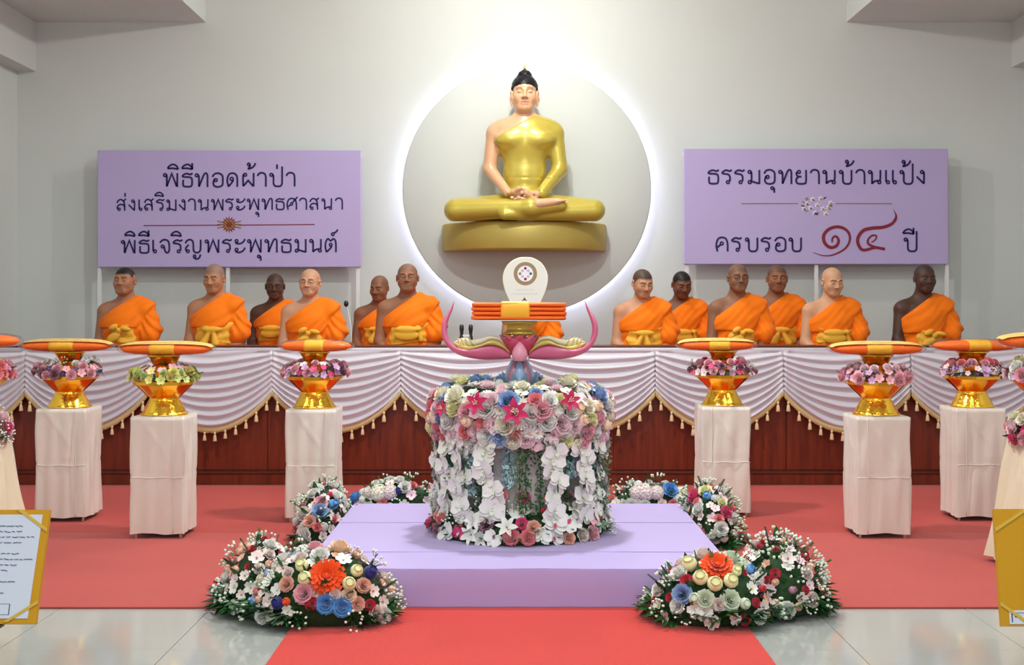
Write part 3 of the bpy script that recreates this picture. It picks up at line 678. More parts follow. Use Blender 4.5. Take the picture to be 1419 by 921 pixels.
STX = PX(727, 9.85)
PT, PB = PZ(306, 9.68), PZ(345, 9.68)
t = thing('statue_plinth', (STX, 10.14, PB), 'half-round golden plinth under the seated statue', 'plinth')
hw_ = 118*9.75/F; mb = MB(); N = 48
prof = [(.94, 0), (.985, 0), (1, .012), (1, PT-PB-.012), (.985, PT-PB), (.9, PT-PB)]
rows = [[(hw_*r*math.cos(PI+PI*k/N), .48*r*math.sin(PI+PI*k/N), z) for k in range(N+1)] for r, z in prof]
mb.grid(rows); n0 = [(0, 0, 0)]
mb.add([p for p in rows[0]], [tuple(range(N, -1, -1))]); mb.add([p for p in rows[-1]], [tuple(range(N+1))])
mb.add([rows[0][0], rows[0][-1], rows[-1][-1], rows[-1][0]], [(0, 1, 2, 3)])
o = mb.build('plinth_body', GOLDPL, t, True)
fix(o)
for p_ in o.data.polygons:
    if len(p_.vertices) > 4: p_.use_smooth = False
# statue
st_ = thing('buddha_statue', (STX, 9.84, PT), 'golden seated meditating statue with one bare shoulder and black hair', 'statue')
u_ = 1/177.5
bx_ = lambda x: (x-727)*u_
bz_ = lambda y: (306-y)*u_
def stat_field(res=1.0):
    return Field(ax((-.70, -.16, .011), (-.16, .16, .0055), (.16, .70, .011)), ax((-.36, -.15, .009), (-.15, .2, .008)), ax((-.01, .30, .009), (.30, .82, .010), (.82, 1.26, .0055)))
HCs = np.array((0, -.02, bz_(130))); Ms = rotm(0, .0)
def stat_torso(f, t_=0):
    k = .05
    f.el((0, .01, bz_(192)), (40*u_+t_, .125+t_, 36*u_+t_), k)
    f.el((0, .01, bz_(238)), (28.5*u_+t_, .10+t_, 42*u_+t_), k)
    f.el((0, .01, bz_(278)), (36*u_+t_, .125+t_, 20*u_+t_), k)
    f.rc((bx_(697), .02, bz_(178)), (bx_(757), .02, bz_(178)), 13*u_+t_, 13*u_+t_, k)
    for s_ in (-1, 1): f.el((s_*19*u_, -.065, bz_(192)), (22*u_+t_, .06+t_, 13*u_+t_), .02)
def stat_arm(f, s_, t_=0):
    f.el((s_*41*u_, .015, bz_(181)), (11*u_+t_, .065+t_, 13*u_+t_), .03)
    f.rc((s_*42*u_, .015, bz_(185)), (s_*48.5*u_, .0, bz_(232)), 11*u_+t_, 9.2*u_+t_, .03)
    f.rc((s_*48.5*u_, .0, bz_(233)), (s_*23*u_, -.17, bz_(268)), 9*u_+t_, 6.0*u_+t_, .02)
# skin: head, neck, right arm, hands, foot
f = stat_field()
stat_torso(f); stat_arm(f, -1)
f.rc((23*u_, -.16, bz_(268)), (16*u_, -.19, bz_(270)), 6*u_, 5*u_, .02)
f.rc((0, .02, bz_(176)), (0, .01, bz_(150)), .082, .075, .05)
f.rc((0, .03, bz_(166)), (-.17, .02, bz_(174)), .05, .05, .05); f.rc((0, .03, bz_(166)), (.17, .02, bz_(174)), .05, .05, .05)
hands(f, bx_(724), -.225, bz_(273), 1.55, .012)
f.rc((bx_(744), -.285, bz_(284.5)), (bx_(772), -.275, bz_(281)), .040, .028, .03)
for i in range(5): f.rc((bx_(772), -.300+i*.013, bz_(281)), (bx_(782-i), -.300+i*.013, bz_(280)), .012, .009, .006)
head(f, HCs, Ms, 1.29, .97, .95, 1.15, .8)
for s_ in (-1, 1): f.rc((s_*.107, .0, HCs[2]-.03), (s_*.100, -.005, HCs[2]-.085), .012, .009, .01)
me, co = f.mesh('body', PEACH)
c = facecolor(co, HCs, Ms, 1.29, rgb(222, 172, 132), rgb(222, 172, 132), 0, browc=rgb(110, 70, 40), lip=(.85, .5, .5), browa=.7)
setcol(me, c); link('body', me, st_)
# golden robe
f = stat_field(); stat_torso(f, .008); stat_arm(f, 1, .008)
x, y, z = f.grid()
f.rc((0.08, .03, bz_(169)), (.17, .02, bz_(175)), .060, .060, .05)
arm = .1*u_
line = (z-(bz_(163)+ .62*(x-.035)))/1.18
f.clip(np.where(x > .05, -1, line)+0*f.F, .006)
f.F = np.where((np.abs(z-bz_(246)) < .004) & (y < 0), f.F+.003, f.F).astype(np.float32)
# legs: two broad folded limbs
f.rc((-.12, -.02, bz_(286)), (bx_(632), -.12, bz_(291)), .115, .085, .05)
f.rc((.12, -.02, bz_(286)), (bx_(822), -.12, bz_(291)), .115, .085, .05)
f.rc((bx_(634), -.13, bz_(291)), (bx_(735), -.245, bz_(289)), .085, .072, .03)
f.rc((bx_(735), -.245, bz_(289)), (bx_(775), -.23, bz_(286)), .072, .050, .03)
f.rc((bx_(820), -.13, bz_(292)), (bx_(700), -.255, bz_(298)), .082, .045, .012)
f.clip((-.012-z*1.0)+0*f.F+.012, .004)
x_, y_, z_ = f.grid(); f.clip(np.where((x_ < bx_(684)) & (z_ > bz_(262)) , 1, -1)*.02+0*f.F+0*y_, .001) if False else None
me, co = f.mesh('robe', GOLDSTAT); link('robe', me, st_)
# hair cap, knot and flame
f = Field(ax((-.14, .14, .006)), ax((-.16, .18, .006)), ax((HCs[2]-.08, HCs[2]+.32, .006)))
f.el(HCs+np.array((0, .030, .050)), (.106, .127, .112), .02)
f.el(HCs+np.array((0, .02, .160)), (.050, .055, .034), .03); f.rc(HCs+np.array((0, .02, .18)), HCs+np.array((0, .02, .195)), .018, .010, .015)
x, y, z = f.grid(); hz = z-HCs[2]
bound = .062-.10*np.clip((y+.04)/.08, 0, 1)-.25*np.maximum(0, np.abs(x)-.04)
f.clip(bound-hz+0*f.F, .006)
f.F = (f.F+.0018*np.sin(x*140)*np.sin(z*140)).astype(np.float32)
me, co = f.mesh('hair', DARKHAIR); link('hair', me, st_)
MB().lathe([(.001, 0), (.010, .008), (.009, .03), (.004, .045), (.0005, .06)], 10, (0, .02, HCs[2]+.195)).build('flame_finial', GOLDSTAT, st_)

# ================================================================== SWAG SKIRT ON THE STAGE FRONT
GX = [-134, 37, 207, 378, 555, 731, 908, 1084, 1261, 1438]
SYF = SY-.045
sk = thing('swag_skirt', (0, SYF, 0), 'white swagged satin skirt with gold lace and tassels along the stage front', 'drape')
ZT = PZ(482, SYF)-.004
tb = MB(); tb.lathe([(.003, 0), (.008, -.004), (.008, -.014), (.004, -.018), (.009, -.026), (.0135, -.06), (.012, -.063)], 8)
tas = tb.mesh('tassel', TASSEL)
random.seed(5)
for i in range(len(GX)-1):
    xa, xb = PX(GX[i], SYF), PX(GX[i+1], SYF)
    xa = max(xa, XL+.02); xb = min(xb, XR-.02)
    NU, NV = 40, 84; ph = random.uniform(0, 6); gh = .285; mh = .530
    def SP(u, v, extra=0):
        c_ = (4*u*(1-u)); cat = 1-(abs(2*u-1))**2.0
        edge = min(u, 1-u)
        zz = ZT-gh*v-(mh-gh)*(v**.85)*cat*1.0
        env = min(1, edge*7+.25)*min(1, v*6)
        fr = 8.5; w1 = math.sin(2*PI*fr*(v**1.0)+ph*.3+.9*math.sin(u*5+ph+v*4)+.4*math.sin(9*u+v*7))
        w1 = (1-abs(w1))**.8*2-1 if False else w1
        yy = -.010-.028*(.5+.5*w1)*env-.020*cat*v
        if edge < .06: yy -= .014*(1-edge/.06)*min(1, v*5)
        # vertical crimp near the gathers
        yy -= .006*math.sin(edge*160+ph)*max(0, 1-edge*9)*min(1, v*4)
        return (xa+(xb-xa)*u, yy, zz-extra)
    mb = MB(); mb.grid([[SP(a/NU, b/NV) for a in range(NU+1)] for b in range(NV+1)])
    sw_ = mb.build('swag', SWAG, sk)
    so_ = sw_.modifiers.new('thickness', 'SOLIDIFY'); so_.thickness = .003
    mb = MB(); NL = 60
    rows = []
    for e in (-.006, .012, .030):
        rows.append([tuple(np.array(SP(a/NL, 1, e+(.006*abs(math.sin(a/NL*PI*22)) if e > .02 else 0)))+np.array((0, -.006, 0))) for a in range(NL+1)])
    mb.grid(rows); lc = mb.build('lace_trim', LACE, sw_); l2 = lc.modifiers.new('thickness', 'SOLIDIFY'); l2.thickness = .003
    nt_ = 12
    for k in range(nt_):
        u = (k+.5)/nt_; q = SP(u, 1, .028); link('tassel', tas, sw_, (q[0], q[1]-.006, q[2]), Quaternion((0, 0, 1), random.random()*6), random.uniform(.92, 1.1))
mb = MB(); mb.grid([[(x, y, z) for x in (XL+.02, XR-.02)] for y, z in ((0.008, ZT+.006), (-.008, ZT+.004), (-.014, ZT-.006), (-.012, ZT-.026))])
mb.build('top_band', SWAG, sk).modifiers.new('thickness', 'SOLIDIFY').thickness = .003

# ================================================================== FLOWERS (shared prototype meshes)
def petal(mb, ang, r0, z0, tilt, L, W, cup=.2, curl=0, pointed=False, nv=3, ruff=0):
    """one petal: starts at radius r0, height z0, rises at angle tilt (0 flat, 90 upright)"""
    ca, sa = math.cos(ang), math.sin(ang); r, z = r0, z0; rows = []
    for i in range(nv+1):
        v = i/nv
        if i: r += L/nv*math.cos(tl); z += L/nv*math.sin(tl)
        tl = tilt+curl*v
        w_ = W*(math.sin(PI*min(1, .12+.88*v**.8))**.6 if pointed else math.sin(PI*(.14+.66*v))**.7)
        if pointed and i == nv: w_ = W*.04
        row = []
        for u in (-1, 0, 1):
            n = cup*w_*(abs(u)); rr = r-n*math.sin(tl); zz = z+n*math.cos(tl)+ruff*(u)*(1 if i % 2 else -1)
            row.append((rr*ca-u*w_*sa, rr*sa+u*w_*ca, zz))
        rows.append(row)
    mb.grid(rows)
PROTO = {}
def flower_mesh(kind, color, centre=None):
    key = (kind, color, centre)
    if key in PROTO: return PROTO[key]
    mb = MB(); rnd = random.Random(hash(kind) % 97 if False else len(PROTO)); m = [fmat(color), fmat(centre) if centre else STAM, LEAF]
    if kind == 'rose':             # unit radius ~ .03
        mb.ball((0, 0, .014), (.005, .005, .011), 6, 4)
        for n, r, t_, L, W, z in ((3, .004, 92, .022, .009, .010), (4, .007, 86, .024, .012, .006), (5, .010, 76, .025, .015, .002), (6, .012, 56, .026, .018, -.002), (6, .013, 28, .022, .018, -.003)):
            for k in range(n): petal(mb, 2*PI*k/n+n, r, z, R(t_), L, W, .45, R(-28), nv=3)
        name = 'rose'
    elif kind == 'ranun':          # tight round bud rose
        mb.ball((0, 0, .012), (.021, .021, .018), 10, 6)
        for n, r, t_, L, z in ((5, .012, 88, .020, .006), (6, .017, 80, .020, -.001), (5, .010, 70, .022, .012)):
            for k in range(n): petal(mb, 2*PI*k/n+n*.7, r, z, R(t_), L, .013, .5, R(40), nv=3)
        name = 'round_rose'
    elif kind == 'dahlia':
        for n, r, t_, L, W, z in ((16, .012, 8, .062, .011, 0), (16, .012, 24, .056, .011, .005), (14, .010, 40, .046, .010, .010), (12, .008, 55, .034, .009, .014), (8, .005, 70, .022, .007, .016)):
            for k in range(n): petal(mb, 2*PI*(k+.5*(n % 4))/n, r, z, R(t_), L, W, .3, R(-14), nv=3, ruff=.0015)
        mb.mi = 1; mb.ball((0, 0, .022), (.012, .012, .012), 8, 4)
        name = 'dahlia'
    elif kind == 'lily':
        for k in range(6): petal(mb, 2*PI*k/6, .004, 0, R(38), .060, .0125 if k % 2 else .016, .35, R(-50), True, 4)
        mb.mi = 1
        for k in range(5): a = 2*PI*k/5; mb.tube([(0, 0, .004), (.010*math.cos(a), .010*math.sin(a), .034)], .0012, 4); mb.ball((.011*math.cos(a), .011*math.sin(a), .036), .0026, 5, 3)
        name = 'lily'
    elif kind == 'orchid':
        for k in range(3): petal(mb, PI/2+2*PI*k/3, .003, 0, R(12), .036, .015, .12, R(-14), True, 3)
        for s_ in (-1, 1): petal(mb, s_*R(72)+PI/2 - 0, .003, .003, R(14), .034, .022, .15, R(-18), False, 3)
        mb.mi = 1; petal(mb, -PI/2, .002, .004, R(50), .016, .007, .5, R(-40), True, 3); mb.ball((0, 0, .006), (.004, .004, .005), 6, 4)
        name = 'orchid'
    elif kind == 'blossom':
        for k in range(5): petal(mb, 2*PI*k/5, .002, 0, R(22), .020, .0095, .2, R(-15), nv=2)
        mb.mi = 1; mb.ball((0, 0, .004), .0035, 6, 3)
        name = 'blossom'
    elif kind == 'daisy':
        for k in range(12): petal(mb, 2*PI*k/12, .004, 0, R(15), .022, .0045, .2, R(-10), nv=2)
        for k in range(9): petal(mb, 2*PI*k/9+.2, .003, .003, R(40), .016, .004, .2, R(-10), nv=2)
        mb.mi = 1; mb.ball((0, 0, .006), .004, 6, 3)
        name = 'daisy'
    elif kind == 'mum':            # fluffy chrysanthemum
        for n, t_, L in ((14, 5, .030), (14, 25, .030), (12, 45, .028), (10, 62, .026), (6, 80, .024)):
            for k in range(n): petal(mb, 2*PI*k/n+t_, .004, 0, R(t_), L, .0045, .3, R(20), True, 2)
        name = 'chrysanthemum'
    elif kind == 'hydrangea':
        for k in range(26):
            t_ = math.acos(1-k/26*1.05); a = k*2.399; n = Vector((math.sin(t_)*math.cos(a), math.sin(t_)*math.sin(a), math.cos(t_)))
            q = n.to_track_quat('Z', 'Y'); sub = MB()
            for j in range(4): petal(sub, 2*PI*j/4+k, .001, 0, R(15), .0135, .0075, .15, R(-10), nv=2)
            mb.add([q @ Vector(p)+n*Vector((.034, .034, .026)).length/1.8+Vector((0, 0, .0)) for p in sub.v], sub.f)
        name = 'hydrangea'
    elif kind == 'spray':          # sprig of tiny buds on green stems
        for k in range(9):
            a = k*2.4; l = .03+.02*((k*7) % 5)/5; tp = (l*.7*math.cos(a), l*.7*math.sin(a), l)
            mb.mi = 2; mb.tube([(0, 0, 0), (tp[0]*.5, tp[1]*.5, tp[2]*.6), tp], .0009, 3); mb.mi = 0
            for j in range(3): petal(mb, 2*PI*j/3+k, 0, 0, R(50), .009, .005, .3, 0, nv=1) if False else None
            mb.ball(tp, (.0048, .0048, .006), 5, 3)
        name = 'bud_sprig'
    me = mb.mesh(name, m); PROTO[key] = me; return me
def leaf_mesh(kind, m=None):
    key = ('leaf', kind, m.name if m else '')
    if key in PROTO: return PROTO[key]
    mb = MB(); m = m or LEAF
    if kind == 'lobed':            # broad leaf with deep fingers
        n = 9; pts = []
        for k in range(n):
            a = R(-115)+R(230)*k/(n-1); L = .085*(1-.25*abs(k-(n-1)/2)/((n-1)/2)); c_, s_ = math.cos(a), math.sin(a)
            q = [(0, 0, 0), (L*.55*c_-.011*s_, L*.55*s_+.011*c_, .006), (L*c_, L*s_, -.012), (L*.55*c_+.011*s_, L*.55*s_-.011*c_, .006), (L*.5*c_, L*.5*s_, .001)]
            mb.add(q, [(0, 1, 4), (0, 4, 3), (1, 2, 4), (4, 2, 3)])
        mb.tube([(0, 0, 0), (-.03, 0, -.01)], .002, 4); name = 'lobed_leaf'
    elif kind == 'oval':
        rows = []
        for i in range(5):
            v = i/4; w_ = .014*math.sin(PI*min(1, v*.95+.03)); rows.append([(.055*v, -w_, .004+.012*v), (.055*v, 0, .012*v), (.055*v, w_, .004+.012*v)])
        mb.grid(rows); name = 'oval_leaf'
    elif kind == 'fern':
        mb.tube([(0, 0, 0), (.03, 0, .012), (.07, 0, .008)], .001, 4)
        for i in range(8):
            x = .012+.0075*i; l = .022*(1-i/10)
            for s_ in (-1, 1): mb.add([(x, 0, .008), (x+.006, s_*l*.5, .014), (x+.010, s_*l, .008), (x+.002, s_*l*.5, .008)], [(0, 1, 2, 3)])
        name = 'fern_leaf'
    me = mb.mesh(name, m, False if kind == 'lobed' else True); PROTO[key] = me; return me
def put(parent, me, p, n, sc, rnd, spin=None):
    q = Vector(n).normalized().to_track_quat('Z', 'Y') @ Quaternion((0, 0, 1), rnd.uniform(0, 6.28) if spin is None else spin)
    return link(me.name.split('.')[0], me, parent, p, q, sc)
def put_leaf(parent, me, p, out, sc, rnd, up=.35):
    """leaf whose +X points outward along 'out'"""
    o_ = Vector(out).normalized(); o_ = (o_+Vector((0, 0, up))).normalized(); z = Vector((0, 0, 1)); y = z.cross(o_).normalized(); z = o_.cross(y)
    q = Matrix((o_, y, z)).transposed().to_quaternion() @ Quaternion((1, 0, 0), rnd.uniform(-.6, .6))
    return link(me.name.split('.')[0], me, parent, p, q, sc)

# ------------------------------------------------------------------ corner arrangements
def ell_samples(lobes, n, rnd, mind, zmin=.12, skip=None, tries=9000):
    out = []
    for _ in range(tries):
        if len(out) >= n: break
        k = rnd.randrange(len(lobes)); c, r = lobes[k]
        z = rnd.uniform(zmin, 1); a = rnd.uniform(0, 2*PI); h = math.sqrt(1-z*z); d = Vector((h*math.cos(a), h*math.sin(a), z))
        p = Vector((c[0]+r[0]*d.x, c[1]+r[1]*d.y, c[2]+r[2]*d.z))
        if any(((p.x-c2[0])/r2[0])**2+((p.y-c2[1])/r2[1])**2+((p.z-c2[2])/r2[2])**2 < .97 for j, (c2, r2) in enumerate(lobes) if j != k): continue
        if skip and skip(p): continue
        if any((p-q).length < mind for q, _n, in out): continue
        out.append((p, Vector((d.x/r[0], d.y/r[1], d.z/r[2])).normalized()))
    return out
def arrangement(label, lobes, heroes, palette, n, seed, mind=.031, leaves=14, group='flower arrangements at the platform corners'):
    rnd = random.Random(seed); c0 = lobes[0][0]
    t = thing('flower_arrangement', (c0[0], c0[1], .009), label, 'flowers', group)
    L = [((c[0]-c0[0], c[1]-c0[1], c[2]), r) for c, r in lobes]
    mb = MB()
    for c, r in L:
        prof = [(1, 0), (.97, r[2]*.35), (.8, r[2]*.66), (.5, r[2]*.88), (.1, r[2]*.96)]
        mb.lathe([(q*(r[0]-.035), z) for q, z in prof], 18, (c[0], c[1], .001), True, (r[1]-.035)/(r[0]-.035))
    mb.build('foam_base', FOAM, t)
    used = []
    for (px, py, kind, col, ctr, sc) in heroes:       # (photo px) flowers placed by ray onto the mound
        best = None
        o = Vector((0, 0, CZ)); d = (P(px, py, 5)-o).normalized()
        for c, r in lobes:
            oc = Vector(((o.x-c[0])/r[0], (o.y-c[1])/r[1], (o.z-c[2])/r[2])); dd = Vector((d.x/r[0], d.y/r[1], d.z/r[2]))
            A = dd.dot(dd); B = 2*oc.dot(dd); C_ = oc.dot(oc)-1; D = B*B-4*A*C_
            tt = (-B-math.sqrt(D))/(2*A) if D > 0 else -B/(2*A)
            p = o+d*tt
            if best is None or tt < best[0]:
                if D > 0 or best is None: best = (tt, p, Vector(((p.x-c[0])/r[0]**2, (p.y-c[1])/r[1]**2, (p.z-c[2])/r[2]**2)).normalized())
        p, nn = best[1], best[2]
        for c, r in lobes:                       # keep it on the surface
            if abs((p.x-c[0])/r[0]) < 1.3 and abs((p.y-c[1])/r[1]) < 1.8:
                k_ = Vector(((p.x-c[0])/r[0], (p.y-c[1])/r[1], (p.z-c[2])/r[2])).length
                if k_ > 1.0 and k_ < 1.8: p = Vector(tuple(c[i]+(p[i]-c[i])/k_ for i in range(3))); break
        q = p-Vector((c0[0], c0[1], 0)); q.z = max(q.z, .02)
        nn = (nn+Vector((0, -.25, .1))).normalized()
        put(t, flower_mesh(kind, col, ctr), q, nn, sc, rnd); used.append((q, sc*.028))
    for p, nn in ell_samples(L, n, rnd, mind):
        w_ = p+Vector((c0[0], c0[1], 0))
        if -.86 < w_.x < .91 and 5.0 < w_.y < 6.70 and w_.z < .17: continue
        if any((p-q).length < r_+.008 for q, r_ in used): continue
        kind, col, ctr, sc = rnd.choice(palette)
        put(t, flower_mesh(kind, col, ctr), p, nn, sc*rnd.uniform(1.0, 1.4), rnd)
    for k in range(leaves*4):
        c, r = L[k % len(L)]; a = rnd.uniform(0, 2*PI); d = Vector((math.cos(a), math.sin(a), 0)); z = rnd.uniform(.012, .05)
        p = Vector((c[0]+(r[0]-.015)*d.x, c[1]+(r[1]-.015)*d.y, z)); w_ = p+Vector((c0[0], c0[1], 0))
        if -.90 < w_.x < .95 and 4.98 < w_.y < 6.72: continue
        if any(((p.x-c2[0])/r2[0])**2+((p.y-c2[1])/r2[1])**2 < .8 for c2, r2 in L): continue
        put_leaf(t, leaf_mesh('lobed', LEAF if k % 3 else LEAFD), p, d, rnd.uniform(.9, 1.25), rnd, rnd.uniform(.05, .7))
    for p, nn in ell_samples(L, 60, rnd, .04):
        w_ = p+Vector((c0[0], c0[1], 0))
        if -.86 < w_.x < .91 and 5.0 < w_.y < 6.70 and w_.z < .18: continue
        put_leaf(t, leaf_mesh(rnd.choice(['oval', 'fern']), rnd.choice([LEAF, LEAF, LEAFD])), p*1.0-nn*.01, nn, rnd.uniform(.8, 1.2), rnd, .1)
    return t
PAL1 = [('blossom', 'blush', 'mauve', 1.1), ('blossom', 'white', 'palemint', 1.2), ('blossom', 'blush', 'mauve', 1.1), ('rose', 'blush', None, .7), ('blossom', 'blush', 'mauve', .9), ('spray', 'palemint', None, 1.0), ('blossom', 'lpink', 'purple', 1.0), ('rose', 'white', None, .8), ('blossom', 'white', None, 1.1), ('ranun', 'salmon', None, .7), ('rose', 'red', None, .5), ('spray', 'white', None, .9), ('blossom', 'salmon', None, .8)]
arrangement('flower mound at the front left corner, orange dahlia with navy and blue roses',
    [((-.72, 4.835, 0), (.27, .17, .255)), ((-1.00, 5.06, 0), (.15, .22, .25))],
    [(453, 803, 'dahlia', 'orange', 'orange', .98), (424, 806, 'ranun', 'lemon', None, 1.35), (420, 789, 'ranun', 'lemon', None, 1.25), (483, 813, 'ranun', 'lemon', None, 1.3), (493, 796, 'ranun', 'lemon', None, 1.2),
     (511, 799, 'ranun', 'navy', None, 1.3), (452, 840, 'rose', 'mblue', None, 1.15), (474, 844, 'rose', 'mblue', None, 1.15), (432, 839, 'rose', 'red', None, .8), (422, 826, 'rose', 'pink', None, 1.2),
     (387, 839, 'ranun', 'navy', None, 1.2), (398, 837, 'ranun', 'orange', None, .8), (350, 836, 'ranun', 'mblue', None, .9), (345, 795, 'rose', 'cream', None, 1.1), (358, 823, 'ranun', 'coral', None, .7), (361, 790, 'ranun', 'blue', None, .9),
     (437, 767, 'rose', 'pink', None, 1.25), (470, 768, 'rose', 'peach', None, 1.5), (415, 747, 'hydrangea', 'white', None, 1.0), (398, 752, 'ranun', 'blue', None, .7), (398, 813, 'rose', 'salmon', None, .9), (495, 840, 'rose', 'salmon', None, .85),
     (512, 842, 'rose', 'red', None, .7), (483, 829, 'rose', 'peach', None, .9), (503, 815, 'rose', 'salmon', None, .9), (383, 765, 'rose', 'white', None, 1.2), (374, 775, 'hydrangea', 'blush', None, .8), (366, 800, 'rose', 'salmon', None, .9)],
    PAL1, 260, 11)
arrangement('flower mound at the front right corner, orange dahlia ringed by lime-white roses',
    [((.76, 4.83, 0), (.23, .17, .225)), ((1.06, 5.05, 0), (.18, .23, .255))],
    [(993, 790, 'dahlia', 'orange', 'orange', .92), (957, 789, 'ranun', 'lemon', None, 1.45), (971, 806, 'ranun', 'lemon', None, 1.45), (990, 814, 'ranun', 'lemon', None, 1.45), (1011, 810, 'ranun', 'lemon', None, 1.4), (1018, 797, 'ranun', 'lemon', None, 1.1),
     (946, 827, 'rose', 'blue', None, 1.2), (963, 833, 'ranun', 'palemint', None, 1.1), (977, 834, 'rose', 'palemint', None, 1.1), (1011, 835, 'rose', 'palemint', None, 1.2), (952, 809, 'rose', 'red', None, .8), (1054, 820, 'ranun', 'red', None, .7), (1036, 820, 'ranun', 'coral', None, .5),
     (1020, 758, 'rose', 'palemint', None, 1.4), (1037, 762, 'hydrangea', 'palemint', None, 1.0), (1060, 766, 'ranun', 'mblue', None, 1.0), (1066, 770, 'ranun', 'navy', None, .8), (975, 773, 'rose', 'blush', None, 1.4), (1002, 772, 'hydrangea', 'blush', None, .9),
     (1098, 819, 'ranun', 'mauve', None, .8), (1030, 840, 'ranun', 'palemint', None, 1.1), (1078, 778, 'hydrangea', 'white', None, .9), (1082, 790, 'blossom', 'lpink', 'mauve', 1.5), (1043, 783, 'blossom', 'blush', 'mauve', 1.4)],
    PAL1, 260, 12)
PAL2 = [('blossom', 'blush', 'mauve', 1.0), ('spray', 'palemint', None, 1.0), ('blossom', 'lpink', None, 1.0), ('rose', 'white', None, .9), ('rose', 'coral', None, .6), ('hydrangea', 'white', None, .6), ('blossom', 'white', None, 1.1)]
arrangement('low flower mound at the back left corner, cream hydrangea with light blue roses',
    [((-.62, 6.81, 0), (.27, .10, .25)), ((-.98, 6.52, 0), (.13, .30, .27))],
    [(525, 685, 'hydrangea', 'cream', None, 1.35), (540, 684, 'hydrangea', 'blush', None, 1.2), (512, 685, 'hydrangea', 'blush', None, 1.0), (552, 683, 'ranun', 'navy', None, 1.0), (485, 687, 'rose', 'mblue', None, 1.4), (459, 703, 'ranun', 'mblue', None, 1.3),
     (443, 712, 'rose', 'blue', None, 1.3), (468, 691, 'hydrangea', 'palemint', None, .9), (456, 689, 'ranun', 'red', None, .7), (444, 700, 'rose', 'pink', None, 1.1), (570, 688, 'blossom', 'lpink', 'mauve', 1.4), (430, 725, 'rose', 'salmon', None, 1.0)],
    PAL2, 220, 13)
arrangement('low flower mound at the back right corner, blush hydrangea with a hot pink rose',
    [((.74, 6.81, 0), (.26, .10, .24)), ((1.02, 6.50, 0), (.13, .30, .26))],
    [(895, 684, 'hydrangea', 'blush', None, 1.35), (882, 685, 'hydrangea', 'blush', None, 1.1), (910, 685, 'hydrangea', 'blush', None, 1.1), (928, 682, 'rose', 'mblue', None, 1.3), (945, 686, 'hydrangea', 'cream', None, 1.2), (965, 691, 'rose', 'hotpink', None, 1.3),
     (981, 692, 'ranun', 'mblue', None, 1.1), (978, 684, 'rose', 'lemon', None, 1.1), (955, 682, 'hydrangea', 'white', None, .9), (1005, 713, 'rose', 'hotpink', None, 1.0), (1000, 700, 'rose', 'lemon', None, .8)],
    PAL2, 220, 14)

# ================================================================== LAVENDER PLATFORM
PFX0, PFX1, PFY0, PFY1, PFZ = -.834, .884, 5.022, 6.69, .161
t = thing('low_platform', ((PFX0+PFX1)/2, 5.8, 0), 'low square platform covered in lavender cloth in front of the stage', 'platform')
cx_ = (PFX0+PFX1)/2
rnd = random.Random(2); mb = MB(); nx, ny = 40, 40
rows = []
for j in range(ny+1):
    row = []
    for i in range(nx+1):
        x = PFX0+(PFX1-PFX0)*i/nx-cx_; y = PFY0+(PFY1-PFY0)*j/ny-5.8
        z = PFZ+.0012*math.sin(x*9+y*3)*math.sin(y*11)-(0 if min(i, nx-i, j, ny-j) else .002)
        row.append((x, y, z))
    rows.append(row)
mb.grid(rows); mb.build('top_cloth', LAV, t)
mb = MB(); N = 60
per = [(PFX0+(PFX1-PFX0)*k/N-cx_, PFY0-5.8) for k in range(N)]+[(PFX1-cx_, PFY0+(PFY1-PFY0)*k/N-5.8) for k in range(N)]+[(PFX1-(PFX1-PFX0)*k/N-cx_, PFY1-5.8) for k in range(N)]+[(PFX0-cx_, PFY1-(PFY1-PFY0)*k/N-5.8) for k in range(N)]
rows = []
for z, o_ in ((PFZ-.002, 0), (PFZ-.012, .004), (PFZ*.5, .004), (.002 if False else .009, .006)):
    rows.append([(x*(1+o_)+.0015*math.sin(k*.9), y*(1+o_)+.0015*math.sin(k*.9), z) for k, (x, y) in enumerate(per)])
mb.grid(rows, closev=True); fix(mb.build('skirt_cloth', LAV, t))
mb = MB()
for y in (-.45, .28): mb.tube([(PFX0-cx_+.01, y, PFZ+.001), (0, y+.004, PFZ+.0025), (PFX1-cx_-.01, y, PFZ+.001)], .0013, 5)
mb.build('seam', LAV, t)

# ================================================================== FLOWER PILLAR
PCX, PCY = PX(720, 5.88), 5.88; TOPZ = .80
t = thing('flower_pillar', (PCX, PCY, PFZ), 'tall round pillar of roses and hanging white orchids on the platform', 'flowers')
rnd = random.Random(21)
mb = MB(); prof = [(.285, .004), (.28, .2), (.278, .45), (.29, TOPZ-PFZ-.03)]
mb.lathe(prof, 96, fn=lambda a, z: 1+.018*math.sin(a*18+z*2)+.012*math.sin(a*31))
mb.build('cloth_drum', mat('grey_satin', rgb(206, 202, 198), .35, bump=.3, bscale=10, sheen=.3), t)
mb = MB(); mb.lathe([(.30, TOPZ-PFZ-.20), (.36, TOPZ-PFZ-.16), (.37, TOPZ-PFZ-.02), (.33, TOPZ-PFZ+.012), (.05, TOPZ-PFZ+.02)], 40)
mb.build('foam_top', FOAM, t)
mb = MB(); mb.lathe([(.39, .002), (.385, .05), (.33, .10), (.28, .12)], 40); mb.build('foam_ring', FOAM, t)
